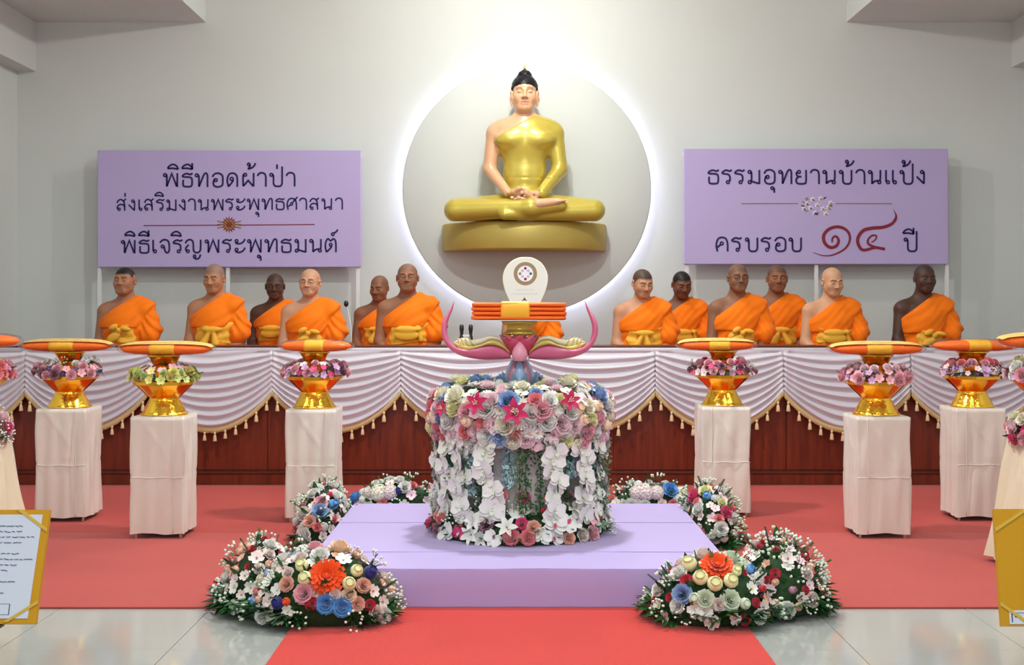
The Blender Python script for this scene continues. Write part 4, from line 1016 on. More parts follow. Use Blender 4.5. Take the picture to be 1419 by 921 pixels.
# top flowers: by height band around the rim
def ring_pts(bands):
    out = []
    for (r, z, nz_, n, off) in bands:
        for k in range(n):
            a = 2*PI*(k+off)/n+rnd.uniform(-.04, .04); rr = r+rnd.uniform(-.01, .012); out.append((Vector((rr*math.cos(a), rr*math.sin(a), z+rnd.uniform(-.012, .012))), Vector((math.cos(a), math.sin(a), nz_))))
    return out
H0 = TOPZ-PFZ
TOPPAL = [('rose', 'white', None, 1.1), ('rose', 'lpink', None, 1.1), ('orchid', 'white', 'lpink', 1.0), ('rose', 'cream', None, 1.1), ('rose', 'pink', None, 1.15), ('rose', 'cream', None, 1.15), ('rose', 'lemon', None, 1.1), ('ranun', 'peach', None, 1.2), ('rose', 'coral', None, 1.0), ('rose', 'blue', None, 1.15), ('rose', 'white', None, 1.1), ('orchid', 'lpink', 'mauve', .95), ('daisy', 'white', None, 1.2), ('rose', 'lpink', None, 1.1)]
TOPPAL2 = [('mum', 'lpink', None, 1.1), ('mum', 'white', None, 1.1), ('rose', 'blue', None, 1.1), ('rose', 'lemon', None, 1.1), ('daisy', 'white', None, 1.3), ('daisy', 'lpink', None, 1.3), ('orchid', 'white', None, .9), ('rose', 'cream', None, 1.1)]
lil = [(660, 560), (714, 571), (788, 556), (612, 565), (696, 590) ]
for i, (p, nn) in enumerate(ring_pts([(.370, H0-.185, -.3, 40, .25), (.380, H0-.150, -.1, 42, 0), (.392, H0-.105, .1, 42, .5), (.395, H0-.058, .4, 42, .2), (.380, H0-.015, .9, 38, .6)])):
    kind, col, ctr, sc = rnd.choice(TOPPAL); put(t, flower_mesh(kind, col, ctr), p, nn, sc*rnd.uniform(1.1, 1.35), rnd)
for i, (p, nn) in enumerate(ring_pts([(.34, H0+.018, 2, 28, 0), (.285, H0+.035, 4, 22, .5), (.22, H0+.034, 6, 17, .5), (.155, H0+.018, 9, 12, .2)])):
    kind, col, ctr, sc = rnd.choice(TOPPAL2); put(t, flower_mesh(kind, col, ctr), p, nn, sc*rnd.uniform(.95, 1.2), rnd)
for px, py, sc in ((661, 560, 1.0), (714, 572, 1.15), (789, 556, .95), (612, 567, .8)):
    x = PX(px, 5.47)-PCX; a = -math.acos(max(-1, min(1, x/.42))); y = .425*math.sin(a)
    put(t, flower_mesh('lily', 'magenta', 'lemon'), (x*1.0, y, PZ(py, PCY+y)-PFZ), (math.cos(a)*.7, math.sin(a), .35), sc*.95, rnd)
put(t, flower_mesh('ranun', 'navy', None), (PX(710, 5.47)-PCX, -.40, PZ(553, 5.47)-PFZ), (0, -1, .6), .5, rnd)
# hanging orchid strands
gs = MB()
angs = [-2.95, -2.62, -2.32, -1.92, -1.14, -.74, -.42, -.08, .5, 1.1, 1.7, 2.3, 2.8]
for a in angs:
    r = .365; L = H0-.2
    mbs = MB(); pts = [(r*math.cos(a), r*math.sin(a), H0-.16), ((r+.01)*math.cos(a+.03), (r+.01)*math.sin(a+.03), H0-.40), (r*math.cos(a), r*math.sin(a), .10)]
    mbs.tube(cr(pts, 4), .003, 5)
    stem = mbs.build('orchid_stem', LEAF, t)
    for k in range(9):
        z = H0-.19-k*(H0-.30)/8; ang = a+rnd.uniform(-.07, .07); rr = r+rnd.uniform(0, .03)
        nn = Vector((math.cos(ang+rnd.uniform(-.5, .5)), math.sin(ang+rnd.uniform(-.5, .5)), rnd.uniform(-.2, .35)))
        link('orchid', flower_mesh('orchid', 'white', 'palemint'), stem, (rr*math.cos(ang), rr*math.sin(ang), z), nn.normalized().to_track_quat('Z', 'Y') @ Quaternion((0, 0, 1), rnd.uniform(-.5, .5)), rnd.uniform(1.2, 1.6))
# thin strands of pale blue florets and small green leaves between them
def strand(a, r, z0, z1, m, n, spread, name, sz=.008, blossom=True):
    mb = MB(); 
    mb.mi = 1; mb.tube([(r*math.cos(a), r*math.sin(a), z0), ((r+.01)*math.cos(a), (r+.01)*math.sin(a), (z0+z1)/2), (r*math.cos(a), r*math.sin(a), z1)], .0015, 4); mb.mi = 0
    for k in range(n):
        z = z0+(z1-z0)*(k+rnd.random())/n; rr = r+rnd.uniform(-.3, 1)*spread; aa = a+rnd.uniform(-1, 1)*spread/r; c = Vector((rr*math.cos(aa), rr*math.sin(aa), z))
        q = Quaternion((rnd.random()-.5, rnd.random()-.5, rnd.random()-.5, rnd.random()-.5)).normalized()
        if blossom: vs = [(0, 0, 0), (sz, sz*.5, .002), (sz*.5, sz, .002), (-sz, sz*.5, .002), (-sz*.5, -sz, .002), (sz, -sz*.5, .003)]; fs = [(0, 1, 2), (0, 2, 3), (0, 3, 4), (0, 4, 5)]
        else: vs = [(0, 0, 0), (sz*.8, sz*.45, .002), (sz*2, 0, 0), (sz*.8, -sz*.45, .002)]; fs = [(0, 1, 2, 3)]
        mb.add([q @ Vector(v)+c for v in vs], fs)
    tag(mb.build(name, [m, LEAF], t, False), kind='stuff')
BLU = fmat('teal'); 
for a, r in ((-2.68, .33), (-2.25, .34), (-1.72, .31), (-.86, .33), (-.42, .35), (-3.0, .33), (.1, .34), (.6, .34), (1.8, .34), (2.4, .34)):
    strand(a, r, H0-.17, rnd.uniform(.20, .30), BLU, 130, .026, 'blue_floret_strand', .011)
for a, r in ((-1.50, .34), (-1.58, .33), (-2.12, .33), (-.95, .34), (-2.6, .36), (-.36, .38), (-.12, .39), (-.55, .36), (-3.0, .38), (-1.3, .33), (1.2, .34), (2.0, .35)):
    strand(a, r, H0-.17, rnd.uniform(.02, .12), LEAF if rnd.random() < .6 else LEAFP, 170, .026, 'leaf_strand', .011, False)
# base ring
BPAL = [('rose', 'coral', None, 1.2), ('rose', 'hotpink', None, 1.0), ('rose', 'coral', None, .9), ('rose', 'pink', None, 1.0), ('orchid', 'white', 'palemint', 1.5), ('lily', 'white', 'palemint', .8), ('rose', 'blush', None, 1.0), ('orchid', 'white', 'hotpink', 1.3), ('spray', 'white', None, 1.1), ('rose', 'coral', None, 1.1), ('rose', 'hotpink', None, 1.0), ('rose', 'salmon', None, 1.0), ('lily', 'white', 'palemint', .85), ('orchid', 'white', 'mauve', 1.2), ('orchid', 'hotpink', 'white', 1.0), ('blossom', 'pink', None, 1.3), ('rose', 'mauve', None, 1.0), ('ranun', 'red', None, .7), ('spray', 'palemint', None, 1.1), ('orchid', 'white', 'palemint', 1.3)]
for i, (p, nn) in enumerate(ring_pts([(.40, .035, .25, 38, 0), (.385, .085, .6, 34, .5), (.34, .135, 1.3, 28, .2), (.325, .19, 1.0, 20, .2)])):
    kind, col, ctr, sc = rnd.choice(BPAL); put(t, flower_mesh(kind, col, ctr), p, nn, sc*rnd.uniform(.85, 1.15), rnd)
for k in range(44):
    a = 2*PI*k/44; put_leaf(t, leaf_mesh(rnd.choice(['fern', 'oval', 'lobed']), rnd.choice([LEAF, LEAFD, LEAFP])), (.38*math.cos(a), .38*math.sin(a), .02+rnd.uniform(0, .04)), (math.cos(a), math.sin(a), 0), rnd.uniform(.7, 1.0), rnd, .05)
for k in range(60):
    a = rnd.uniform(0, 6.28); z = H0-rnd.uniform(.15, .19); put_leaf(t, leaf_mesh(rnd.choice(['fern', 'oval']), rnd.choice([LEAF, LEAFP])), (.35*math.cos(a), .35*math.sin(a), z), (math.cos(a), math.sin(a), -.5), rnd.uniform(.7, 1.1), rnd, -.3)

# ================================================================== LOTUS STAND ON THE PILLAR
LY = 5.86; LX = PX(720, LY); LZ = TOPZ+.02
def L3(x, y): return ((x-720)*LY/F, PZ(y, LY)-LZ)     # photo px -> local x, z
t = thing('lotus_stand', (LX, LY, LZ), 'pink lotus stand with two curled horn petals and gold frills on the flower pillar', 'stand')
def blade(mb, A, B, th, n=5, cy=0, yc=None):
    """solid blade between two px curves A and B; lens-shaped section of thickness th(t)"""
    A = cr(A, n); B = cr(B, n); N = min(len(A), len(B)); rows = []
    A = [A[int(i*(len(A)-1)/(N-1))] for i in range(N)]; B = [B[int(i*(len(B)-1)/(N-1))] for i in range(N)]
    for i in range(N):
        a = L3(*A[i]); b = L3(*B[i]); h = th*(1-.75*(i/(N-1))) ; c = yc(i/(N-1)) if yc else cy; row = []
        for k in range(12):
            u = 2*PI*k/12; f_ = (1-math.cos(u))/2; row.append((a[0]+(b[0]-a[0])*f_, c+h*math.sin(u), a[1]+(b[1]-a[1])*f_))
        rows.append(row)
    mb.grid(rows, closev=True); n_ = 12
    base = len(mb.v)-N*12; mb.f.append(tuple(base+k for k in range(12))); mb.m.append(mb.mi)
    e = len(mb.v)-12; mb.f.append(tuple(e+11-k for k in range(12))); mb.m.append(mb.mi)
def mir(p): return [(1440-x, y) for x, y in p]
q4 = lambda p: [(560+x/4.003, 380+y/4.003) for x, y in p]
outer = q4([(592, 466), (520, 471), (440, 471), (350, 458), (285, 432), (238, 390), (213, 335), (212, 280), (228, 235), (252, 200), (268, 170), (278, 145)])
inner = q4([(592, 440), (545, 402), (480, 384), (425, 396), (365, 414), (310, 408), (268, 380), (246, 335), (243, 285), (256, 235), (272, 190), (280, 146)])
fr_lo = q4([(590, 444), (545, 406), (480, 388), (425, 400), (365, 416), (315, 410), (275, 385)])
fr_mid = q4([(588, 425), (540, 376), (485, 362), (430, 384), (370, 396), (322, 388), (272, 376)])
fr_hi = q4([(572, 410), (530, 352), (480, 338), (432, 352), (380, 362), (345, 352), (320, 352)])
for s_ in (0, 1):
    mm = (lambda p: p) if s_ == 0 else mir
    yc = lambda v: -.015-.05*math.sin(PI*v)
    mb = MB(); blade(mb, mm(outer), mm(inner), .030, yc=yc); hb = fix(mb.build('horn_petal', PINK, t))
    mb = MB(); blade(mb, mm(fr_lo), mm(fr_mid), .018, yc=lambda v: -.022-.045*math.sin(PI*v)); fix(mb.build('gold_frill', FRILL, t))
    mb = MB(); blade(mb, mm(fr_mid), mm(fr_hi), .014, yc=lambda v: -.005-.03*math.sin(PI*v)); fix(mb.build('cream_frill', CREAML, t))
    mb = MB()
    for (x0, y0, x1, y1) in ((330, 392, 298, 352), (352, 398, 318, 350), (378, 400, 338, 346), (402, 392, 362, 344)):
        pts = q4([(x0, y0), ((x0+x1)/2-4, (y0+y1)/2+10), (x1, y1)]); pts = mm(pts)
        mb.tube([(L3(*p)[0], -.045, L3(*p)[1]) for p in cr(pts, 4)], .0028, 5)
    mb.build('frill_curl', FRILL, t)
def bud(mb, cx, cy_, w_, h, y, ny=1):
    """pointed petal bud in px coordinates: centre base (cx,cy_), width w_, height h"""
    rows = []
    for i in range(9):
        v = i/8; r = w_/2*LY/F*(math.sin(PI*min(1, .22+.78*v**.9))**.8 if v < 1 else .01); z = L3(cx, cy_-h*v); rows.append([(z[0]+r*math.cos(2*PI*k/14), y+r*.8*math.sin(2*PI*k/14), z[1]) for k in range(14)])
    mb.grid(rows, closev=True)
mb = MB(); bud(mb, 720, 499, 22, 27, -.075); mb.build('centre_bud', PALEPINK, t)
mb = MB(); mb.lathe([(.03, 0), (.055, .02), (.075, .06), (.08, .085), (.07, .09)], 24, (0, 0, L3(720, 494)[1])); mb.build('lotus_bowl', PINKD, t)
rnd = random.Random(4)
for k in range(9):
    a = -PI/2+2*PI*k/9; pm = MB(); petal(pm, a, .045, L3(720, 488)[1], R(62), .095, .030, .35, R(-6), True, 4); pm.build('lotus_petal', PINK if k % 2 else PINKD, t).modifiers.new('thickness', 'SOLIDIFY').thickness = .004
mb = MB(); zt = L3(720, 463)[1]; mb.lathe([(.060, zt-.004), (.078, zt), (.078, zt+.010), (.062, zt+.016), (.058, zt+.035), (.080, zt+.050), (.086, zt+.060), (.07, zt+.063)], 40); mb.build('gold_tray', TRAYG, t)
mb = MB()
for k in range(36): a = 2*PI*k/36; mb.ball((.079*math.cos(a), .079*math.sin(a), zt+.005), .0045, 6, 4)
tag(mb.build('bead_rim', TRAYG, t), kind='stuff')
mb = MB(); mb.lathe([(.055, 0), (.05, .03), (.035, .075), (.03, .15)], 24, (0, 0, -.01)); mb.build('stem_base', MAUVE, t)
for k in range(8):
    a = -PI/2+2*PI*k/8; m_ = MB(); c_ = (.048*math.cos(a), .048*math.sin(a)); rows = []
    for i in range(8):
        v = i/7; r = .029*(math.sin(PI*min(1, .25+.72*v))**.8); rows.append([(c_[0]*(1-.35*v)+r*math.cos(2*PI*j/10), c_[1]*(1-.35*v)+r*math.sin(2*PI*j/10), .005+.130*v) for j in range(10)])
    m_.grid(rows, closev=True); m_.build('base_petal', MAUVE if k % 2 else BLUEBASE, t)
for k in range(10):
    a = -PI/2+2*PI*k/10+.3; m_ = MB(); petal(m_, a, .058, -.005, R(65), .095, .020, .3, R(-8), True, 3); m_.build('outer_petal', BLUEBASE, t)
# robe bundle on the tray
BZ = LZ+zt+.063
t = thing('folded_robe', (LX, LY, BZ), 'folded orange robe tied with a yellow band on the lotus stand', 'folded cloth')
def softbox(mb, x0, x1, y0, y1, z0, z1, r, n=4, wob=0, ph=0):
    nx = 16; rows = []
    for i in range(nx+1):
        u = (0, .015, .04)[i] if i < 3 else (1-(0, .015, .04)[nx-i] if i > nx-3 else .04+.92*(i-2)/(nx-4)); x = x0+(x1-x0)*u; e = min(u, 1-u)*(x1-x0); s_ = 1 if e > r else max(.72, math.sqrt(max(0.02, 1-(1-e/r)**2)))
        row = []
        for k in range(20):
            a = 2*PI*k/20; ca, sa = math.cos(a), math.sin(a); px_ = abs(ca)**.35*math.copysign(1, ca); pz = abs(sa)**.5*math.copysign(1, sa)
            row.append((x, (y0+y1)/2+(y1-y0)/2*px_*(.6+.4*s_), (z0+z1)/2+(z1-z0)/2*pz*s_+wob*math.sin(u*9+ph+k)))
        rows.append(row)
    mb.grid(rows, closev=True); mb.f.append(tuple(len(mb.v)-20+k for k in range(20))); mb.m.append(mb.mi); b0 = len(mb.v)-20*(nx+1); mb.f.append(tuple(b0+19-k for k in range(20))); mb.m.append(mb.mi)
bw0, bw1 = (654-720)*LY/F, (784-720)*LY/F; bh = 24*LY/F
for k in range(4):
    mb = MB(); softbox(mb, bw0+.003*(k % 2), bw1-.003*((k+1) % 2), -.115, .115, .004+k*bh/4, .004+(k+1)*bh/4, .012, wob=.0012, ph=k); fix(mb.build('cloth_fold', ORANGE2, t))
mb = MB(); x0, x1 = (694-720)*LY/F, (734-720)*LY/F; softbox(mb, x0, x1, -.120, .120, .002, bh+.010, .004); fix(mb.build('yellow_band', YELBAND, t))
mb = MB(); mb.box(bw0-.002, bw1+.002, -.118, .118, 0, .004, .001); mb.build('white_tray', WHITEMETAL, t, False)

# ================================================================== OFFERING STANDS
def pedestal(x, y, label, h=.627, w_=.27, seed=0, flare=0, m=SATIN, rz=0):
    t = thing('pedestal', (x, y, .008), label, 'pedestal', 'satin-covered pedestals', rz); rnd = random.Random(seed); z0 = .025
    mb = MB()
    for sx in (-1, 1):
        for sy in (-1, 1):
            l = MB(); l.lathe([(.007, 0), (.009, h-.03)], 8, (sx*(w_/2-.02), sy*(w_/2-.02), 0)); l.build('leg', CREAM, t)
    nper = 26; rows = []; NZ = 30; ph = rnd.uniform(0, 6)
    sq = []
    for s_ in range(4):
        for k in range(nper):
            u = k/nper; c = [(-1, -1), (1, -1), (1, 1), (-1, 1)]; a, b = c[s_], c[(s_+1) % 4]; sq.append((a[0]+(b[0]-a[0])*u, a[1]+(b[1]-a[1])*u, s_, u))
    for j in range(NZ+1):
        v = j/NZ; z = h-.003-(h-.003-z0)*v; row = []
        for i, (cx, cy, s_, u) in enumerate(sq):
            rr = w_/2*(1+flare*v); e = min(u, 1-u); corner = (1-min(1, e*9))*.003
            wv = .0035*math.sin(u*21+ph+s_*2+v*1.5)*min(1, v*4)+.003*math.sin(u*9+v*7+ph)*min(1, v*5)
            crease = -.002*math.exp(-((v-.5)/.012)**2)*(1 if not flare else 0)
            diag = .004*math.exp(-((u-.15-v*1.6)/.03)**2)*(v < .35)
            k_ = 1+(wv+crease+diag+corner)/(w_/2)
            if flare: k_ += .05*math.sin(u*PI*8+ph)*v
            row.append((cx*rr*k_, cy*rr*k_, z+(.004*math.sin(u*8+ph) if j == NZ else 0)))
        rows.append(row)
    mb.grid(rows, closev=True); nn = len(sq); mb.f.append(tuple(len(sq)-1-k for k in range(nn))) ; mb.m.append(0)
    o = fix(mb.build('satin_cover', m, t))
    mb = MB(); mb.box(-w_/2+.002, w_/2-.002, -w_/2+.002, w_/2-.002, h-.004, h, .001); mb.build('board_top', m, t, False)
    if not flare:
        sx = .60 if x < 0 else -.60
        mb = MB(); mb.tube([(sx*w_/2, -w_/2-.004+.001*math.sin(k), h-.005-(h-.035)*k/24) for k in range(25)], .0028, 5); mb.build('seam', m, t)
        mb = MB(); mb.tube([(w_/2*(k/10-1), -w_/2-.004, h*.5+.002*math.sin(k*.7+ph)) for k in range(21)], .0022, 5); mb.build('fold_line', m, t)
    return t
def bowl(x, y, z, label, sides=12, sc=1):
    t = thing('offering_bowl', (x, y, z), label, 'bowl', 'golden footed offering bowls')
    fc = lambda a, z_: 1/math.cos(((a+.26) % (2*PI/sides))-PI/sides)*math.cos(PI/sides)
    mb = MB(); prof = [(.122, .001), (.122, .006), (.114, .012)]
    for k in range(6): zz = .012+k*.012; r = .114-.0063*(k+1); prof += [(r+.0035, zz+.004), (r, zz+.012)]
    prof += [(.078, .088)]
    mb.lathe(prof, 36); mb.build('foot', GOLD, t)
    mb = MB(); mb.lathe([(.078, .088), (.082, .092), (.150, .158), (.162, .160), (.162, .176), (.156, .178), (.150, .166), (.07, .10)], 60, fn=fc); o = mb.build('bowl_body', GOLDS, t, False)
    mb = MB(); mb.lathe([(.040, .170), (.052, .245), (.056, .258), (.080, .303), (.088, .306), (.088, .312), (.05, .312)], 48, fn=fc); mb.build('upper_bowl', GOLDS, t, False)
    mb = MB(); mb.lathe([(.147, .160), (.10, .185), (.045, .195)], 24); mb.build('foam_ring', FOAM, t)
    return t
def bowl_flowers(x, y, z, label, pal, seed):
    rnd = random.Random(seed); t = thing('flower_ring', (x, y, z), label, 'flowers', 'flower rings in the offering bowls')
    for r, zz, nz_, n in ((.165, .012, .25, 22), (.150, .040, .8, 18), (.115, .058, 1.5, 13)):
        for k in range(n):
            a = 2*PI*(k+rnd.uniform(-.2, .2))/n; rr = r+rnd.uniform(-.012, .02)
            pl = pal[0] if r > .12 else (pal[1] if len(pal) > 1 else pal[0]); kind, col, ctr, sc = rnd.choice(pl)
            put(t, flower_mesh(kind, col, ctr), (rr*math.cos(a), rr*math.sin(a), zz+rnd.uniform(-.008, .01)), (math.cos(a), math.sin(a), nz_), sc*rnd.uniform(.8, 1.1), rnd)
    for k in range(14):
        a = rnd.uniform(0, 6.28); put_leaf(t, leaf_mesh(rnd.choice(['fern', 'oval']), rnd.choice([LEAF, LEAFD, LEAFP])), (.150*math.cos(a), .150*math.sin(a), rnd.uniform(.0, .03)), (math.cos(a), math.sin(a), 0), rnd.uniform(.5, .8), rnd, .3)
    return t
def robe_pack(x, y, z, label, w_=.50, seed=0, band=0, rz=0):
    rnd = random.Random(seed); t = thing('robe_package', (x, y, z), label, 'folded cloth', 'cellophane-wrapped robe packages', rz)
    def pillow(mb, hx, hy, hz, x0=-1, x1=1, grow=0, n=24):
        rows = []
        for i in range(n+1):
            u = x0+(x1-x0)*i/n; e = max(0, 1-abs(u)**2.6); sh = e**.5
            rows.append([(u*hx, (hy+grow)*abs(math.cos(a))**.7*math.copysign(1, math.cos(a))*(.45+.55*sh), hz+(hz*(.25+.75*sh)+grow)*abs(math.sin(a))**.8*math.copysign(1, math.sin(a))+.001*math.sin(i*1.7+k)) for k, a in enumerate([2*PI*q/24 for q in range(24)])])
        mb.grid(rows, closev=True); N_ = 24; b0 = len(mb.v)-N_*(n+1)
        mb.f.append(tuple(b0+23-k for k in range(24))); mb.m.append(0); mb.f.append(tuple(len(mb.v)-24+k for k in range(24))); mb.m.append(0)
    mb = MB(); pillow(mb, w_/2*.96, .095, .031); fix(mb.build('orange_cloth', ORANGE2, t))
    mb = MB(); pillow(mb, w_/2*.96, .095, .031, -.30+band, .26+band, .0035, 8); fix(mb.build('yellow_band', YELBAND, t))
    mb = MB(); rows = []
    for i in range(25):
        u = -1+i/12; sh = max(0, 1-abs(u)**3)**.5; rows.append([(u*w_/2*1.02, .088*v*(.45+.55*sh), .031+(.012+.0295*sh)*(1-.35*v*v)) for v in (-1, -.6, 0, .6, 1)])
    mb.grid(rows); mb.build('pale_top_fold', mat('pale_gold_cloth', rgb(246, 200, 110), .5), t) if seed % 3 != 0 else None
    mb = MB(); pillow(mb, w_/2*1.04, .104, .033, -1, 1, .004); fix(mb.build('cellophane_wrap', WRAP, t))
    return t
KINDS = {
 'mauve': [[('rose', 'mauve', None, .95), ('orchid', 'purple', 'white', .8), ('blossom', 'pink', None, 1.2), ('blossom', 'dpurple', None, .8), ('rose', 'pink', None, .9)], [('rose', 'white', None, .8), ('spray', 'palemint', None, .8)]],
 'lime': [[('rose', 'yellow', None, .85), ('blossom', 'ygreen', None, 1.2), ('rose', 'ygreen', None, .8), ('blossom', 'yellow', None, 1.1)], [('blossom', 'pink', None, 1.2), ('blossom', 'lpink', None, 1.1)]],
 'pinkp': [[('rose', 'mauve', None, .9), ('blossom', 'hotpink', None, 1.0), ('rose', 'pink', None, .9), ('blossom', 'purple', None, 1.1), ('blossom', 'mauve', None, 1.2)], [('blossom', 'white', None, 1.1), ('rose', 'pink', None, .8)]],
 'meadow': [[('rose', 'pink', None, .8), ('blossom', 'mauve', None, 1.0), ('spray', 'palemint', None, .9), ('blossom', 'hotpink', None, .9), ('rose', 'mauve', None, .7), ('blossom', 'lpink', None, 1.1)], [('rose', 'pink', None, .9), ('rose', 'hotpink', None, .7)]],
 'rosepink': [[('rose', 'pink', None, 1.0), ('rose', 'mauve', None, .8), ('blossom', 'pink', None, 1.2), ('blossom', 'purple', None, .9)], [('rose', 'lpink', None, .8)]],
 'lilac': [[('blossom', 'purple', None, 1.1), ('blossom', 'dpurple', None, .7), ('blossom', 'lpink', None, .9), ('spray', 'purple', None, .9)], [('rose', 'coral', None, 1.0), ('rose', 'pink', None, .9)]],
}
ST = [  # px centre, Y, flowers, where, flower words, band, seed
 (96.5, 7.13, 'mauve', 'leftmost full one of the far left row', 'purple and pink', 0, 1),
 (228, 6.63, 'lime', 'nearer one standing alone in the left group', 'lime yellow', 0, 2),
 (436, 7.10, 'pinkp', 'left group, next to the flower pillar', 'mauve pink', 0, 3),
 (1001, 7.28, 'meadow', 'right group, next to the flower pillar', 'mixed pink and green', .05, 4),
 (1214, 6.63, 'rosepink', 'nearer one in the middle of the right group', 'clear pink', 0, 5),
 (1347, 7.16, 'lilac', 'right group, furthest right of the full-view ones', 'lilac with coral', .05, 6)]
for i, (px, Y, kk, wh, fw, bd, sd) in enumerate(ST):
    x = PX(px, Y)
    pedestal(x, Y, 'pale satin covered pedestal under the bowl with %s flowers' % fw, seed=sd)
    bowl(x, Y, .636, 'golden footed bowl holding %s flowers on a satin pedestal' % fw)
    bowl_flowers(x, Y, .636+.182, 'ring of %s flowers in a golden footed bowl' % fw, KINDS[kk], 30+sd)
    ox = {1: -.014, 2: .012, 3: .01, 4: -.035, 5: 0, 6: .01}[sd]
    robe_pack(x+ox, Y, .636+.3135, 'wrapped orange robe package above the ring of %s flowers' % fw, {1: .50, 2: .48, 3: .40, 4: .44, 5: .48, 6: .46}[sd], sd, bd)
def tall_stand(x, y, side, seed):
    rnd = random.Random(seed)
    pedestal(x, y, 'cream draped flower stand at the %s edge of the hall, flared cloth' % side, h=.60, w_=.26, seed=seed, flare=.55, m=CREAM)
    t = thing('flower_collar', (x, y, .61), 'collar of white lilies and pink roses on the cream stand at the %s edge' % side, 'flowers', 'lily collars on the cream stands')
    MB().lathe([(.10, 0), (.13, .02), (.12, .07), (.05, .09)], 20).build('foam_base', FOAM, t)
    for r, z, nz_, n in ((.15, .0, -.1, 16), (.155, .04, .2, 16), (.14, .08, .7, 13)):
        for k in range(n):
            a = 2*PI*(k+rnd.random()*.4)/n; kind, col, ctr, sc = rnd.choice([('rose', 'hotpink', None, 1.1), ('rose', 'lpink', None, 1.1), ('lily', 'white', 'palemint', .9), ('rose', 'pink', None, 1.1), ('spray', 'white', None, 1.0), ('blossom', 'magenta', None, 1.0), ('rose', 'cream', None, 1.0)])
            put(t, flower_mesh(kind, col, ctr), (r*math.cos(a), r*math.sin(a), z), (math.cos(a), math.sin(a), nz_), sc, rnd)
    for k in range(12): a = rnd.uniform(0, 6.28); put_leaf(t, leaf_mesh('oval', LEAFD), (.13*math.cos(a), .13*math.sin(a), -.01), (math.cos(a), math.sin(a), 0), 1.1, rnd, -.1)
    bowl(x, y, .70, 'golden footed bowl on the cream flower stand at the %s edge' % side)
    bowl_flowers(x, y, .882, 'ring of pink and white flowers in the bowl at the %s edge' % side, [[('rose', 'pink', None, 1.1), ('blossom', 'purple', None, 1.1), ('rose', 'white', None, 1.0), ('rose', 'coral', None, 1.0)], [('rose', 'lemon', None, .9)]], seed+5)
    robe_pack(x, y, 1.0135, 'wrapped orange robe package above the bowl at the %s edge' % side, .44, seed)
tall_stand(PX(-42, 5.75), 5.75, 'left', 51)
tall_stand(PX(1452, 5.75), 5.75, 'right', 52)

# ================================================================== MONK'S FAN, MICROPHONES
FY = 8.62; FX = PX(728, FY)
t = thing('oval_fan', (FX, FY, RIMZ), 'white oval ceremonial fan with a round brown emblem, upright on the stage rim', 'fan')
fq = lambda x, y: ((690+x/11.51-728)*FY/F, PZ(345+y/11.51, FY)-RIMZ)
half = cr([(437, 138), (560, 155), (690, 235), (770, 370), (785, 500), (752, 650), (690, 800), (620, 930), (540, 1020), (450, 1080)], 5)
out = [fq(*p) for p in half]+[fq(*p) for p in [(874-q[0], q[1]) for q in cr([(450, 1080), (540, 1020), (620, 930), (690, 800), (752, 650), (785, 500), (770, 370), (690, 235), (560, 155), (437, 138)], 5)][1:-1]]
mb = MB(); n_ = len(out); mb.add([(x, -.006, z) for x, z in out]+[(x, .006, z) for x, z in out], [tuple(range(n_)), tuple(range(2*n_-1, n_-1, -1))]+[(k, (k+1) % n_, n_+(k+1) % n_, n_+k) for k in range(n_)])
fix(mb.build('fan_face', FANW, t, False))
mb = MB(); mb.tube([(x, 0, z) for x, z in out]+[(out[0][0], 0, out[0][1])], .0065, 6, False); mb.build('piping', mat('fan_edge', rgb(236, 230, 205), .5), t)
c_ = fq(437, 392)
def disc(mb, cx, cz, r, y, r0=0, n=28):
    mb.grid([[(cx+q*math.cos(2*PI*k/n), y, cz+q*math.sin(2*PI*k/n)) for k in range(n)] for q in (r0, r)], closev=True)
px1 = FY/F
mb = MB(); disc(mb, c_[0], c_[1], 16.2*px1, -.0066, 11*px1); mb.build('emblem_ring', mat('emblem_brown', rgb(150, 128, 90), .5), t, False)
mb = MB(); disc(mb, c_[0], c_[1], 11*px1, -.0068); mb.build('emblem_ground', WHITEP, t, False)
for k in range(8):
    a = k*PI/4; r = 7.4*px1 if k % 2 == 0 else 5.6*px1; big = k % 2 == 0; mb = MB(); disc(mb, c_[0]+r*math.cos(a), c_[1]+r*math.sin(a), (2.0 if big else 1.7)*px1, -.0074, 0 if big else .8*px1, 10)
    mb.build('emblem_mark', (GREENP if k == 0 else MAROON if k in (2, 6) else GOLDP) if big else GREYP, t, False)
mb = MB()
for (y0, xa, xb, nn) in ((650, 285, 580, 9), (715, 200, 645, 14)):
    for k in range(nn):
        x = xa+(xb-xa)*(k+.2)/nn; wv = [fq(x+j*(xb-xa)/nn*.16, y0+14*math.sin(j*2.3+k*1.7)) for j in range(5)]
        for a, b in zip(wv[:-1], wv[1:]):
            mb.add([(a[0], -.0068, a[1]-.0012), (b[0], -.0068, b[1]-.0012), (b[0], -.0068, b[1]+.0012), (a[0], -.0068, a[1]+.0012)], [(0, 1, 2, 3)])
tag(mb.build('small_print', GREYP, t, False), kind='stuff')
for (dx, dy) in ((0, 0), (-28, 38), (28, 38)):
    a = fq(423+dx, 775+dy); mb = MB(); mb.add([(a[0]-.012, -.0068, a[1]-.018), (a[0]+.012, -.0068, a[1]-.018), (a[0], -.0068, a[1]+.006)], [(0, 1, 2)]); mb.build('crest_leaf', MAROON if dx == 0 else GREYP, t, False)
mb = MB(); mb.lathe([(.05, 0), (.052, .004), (.03, .012), (.012, .02)], 20); mb.build('stand_base', WOODTOP, t)
MB().tube([(0, .0, .012), (0, .0, fq(437, 1075)[1]+.01)], .010).build('handle', WOODTOP, t)

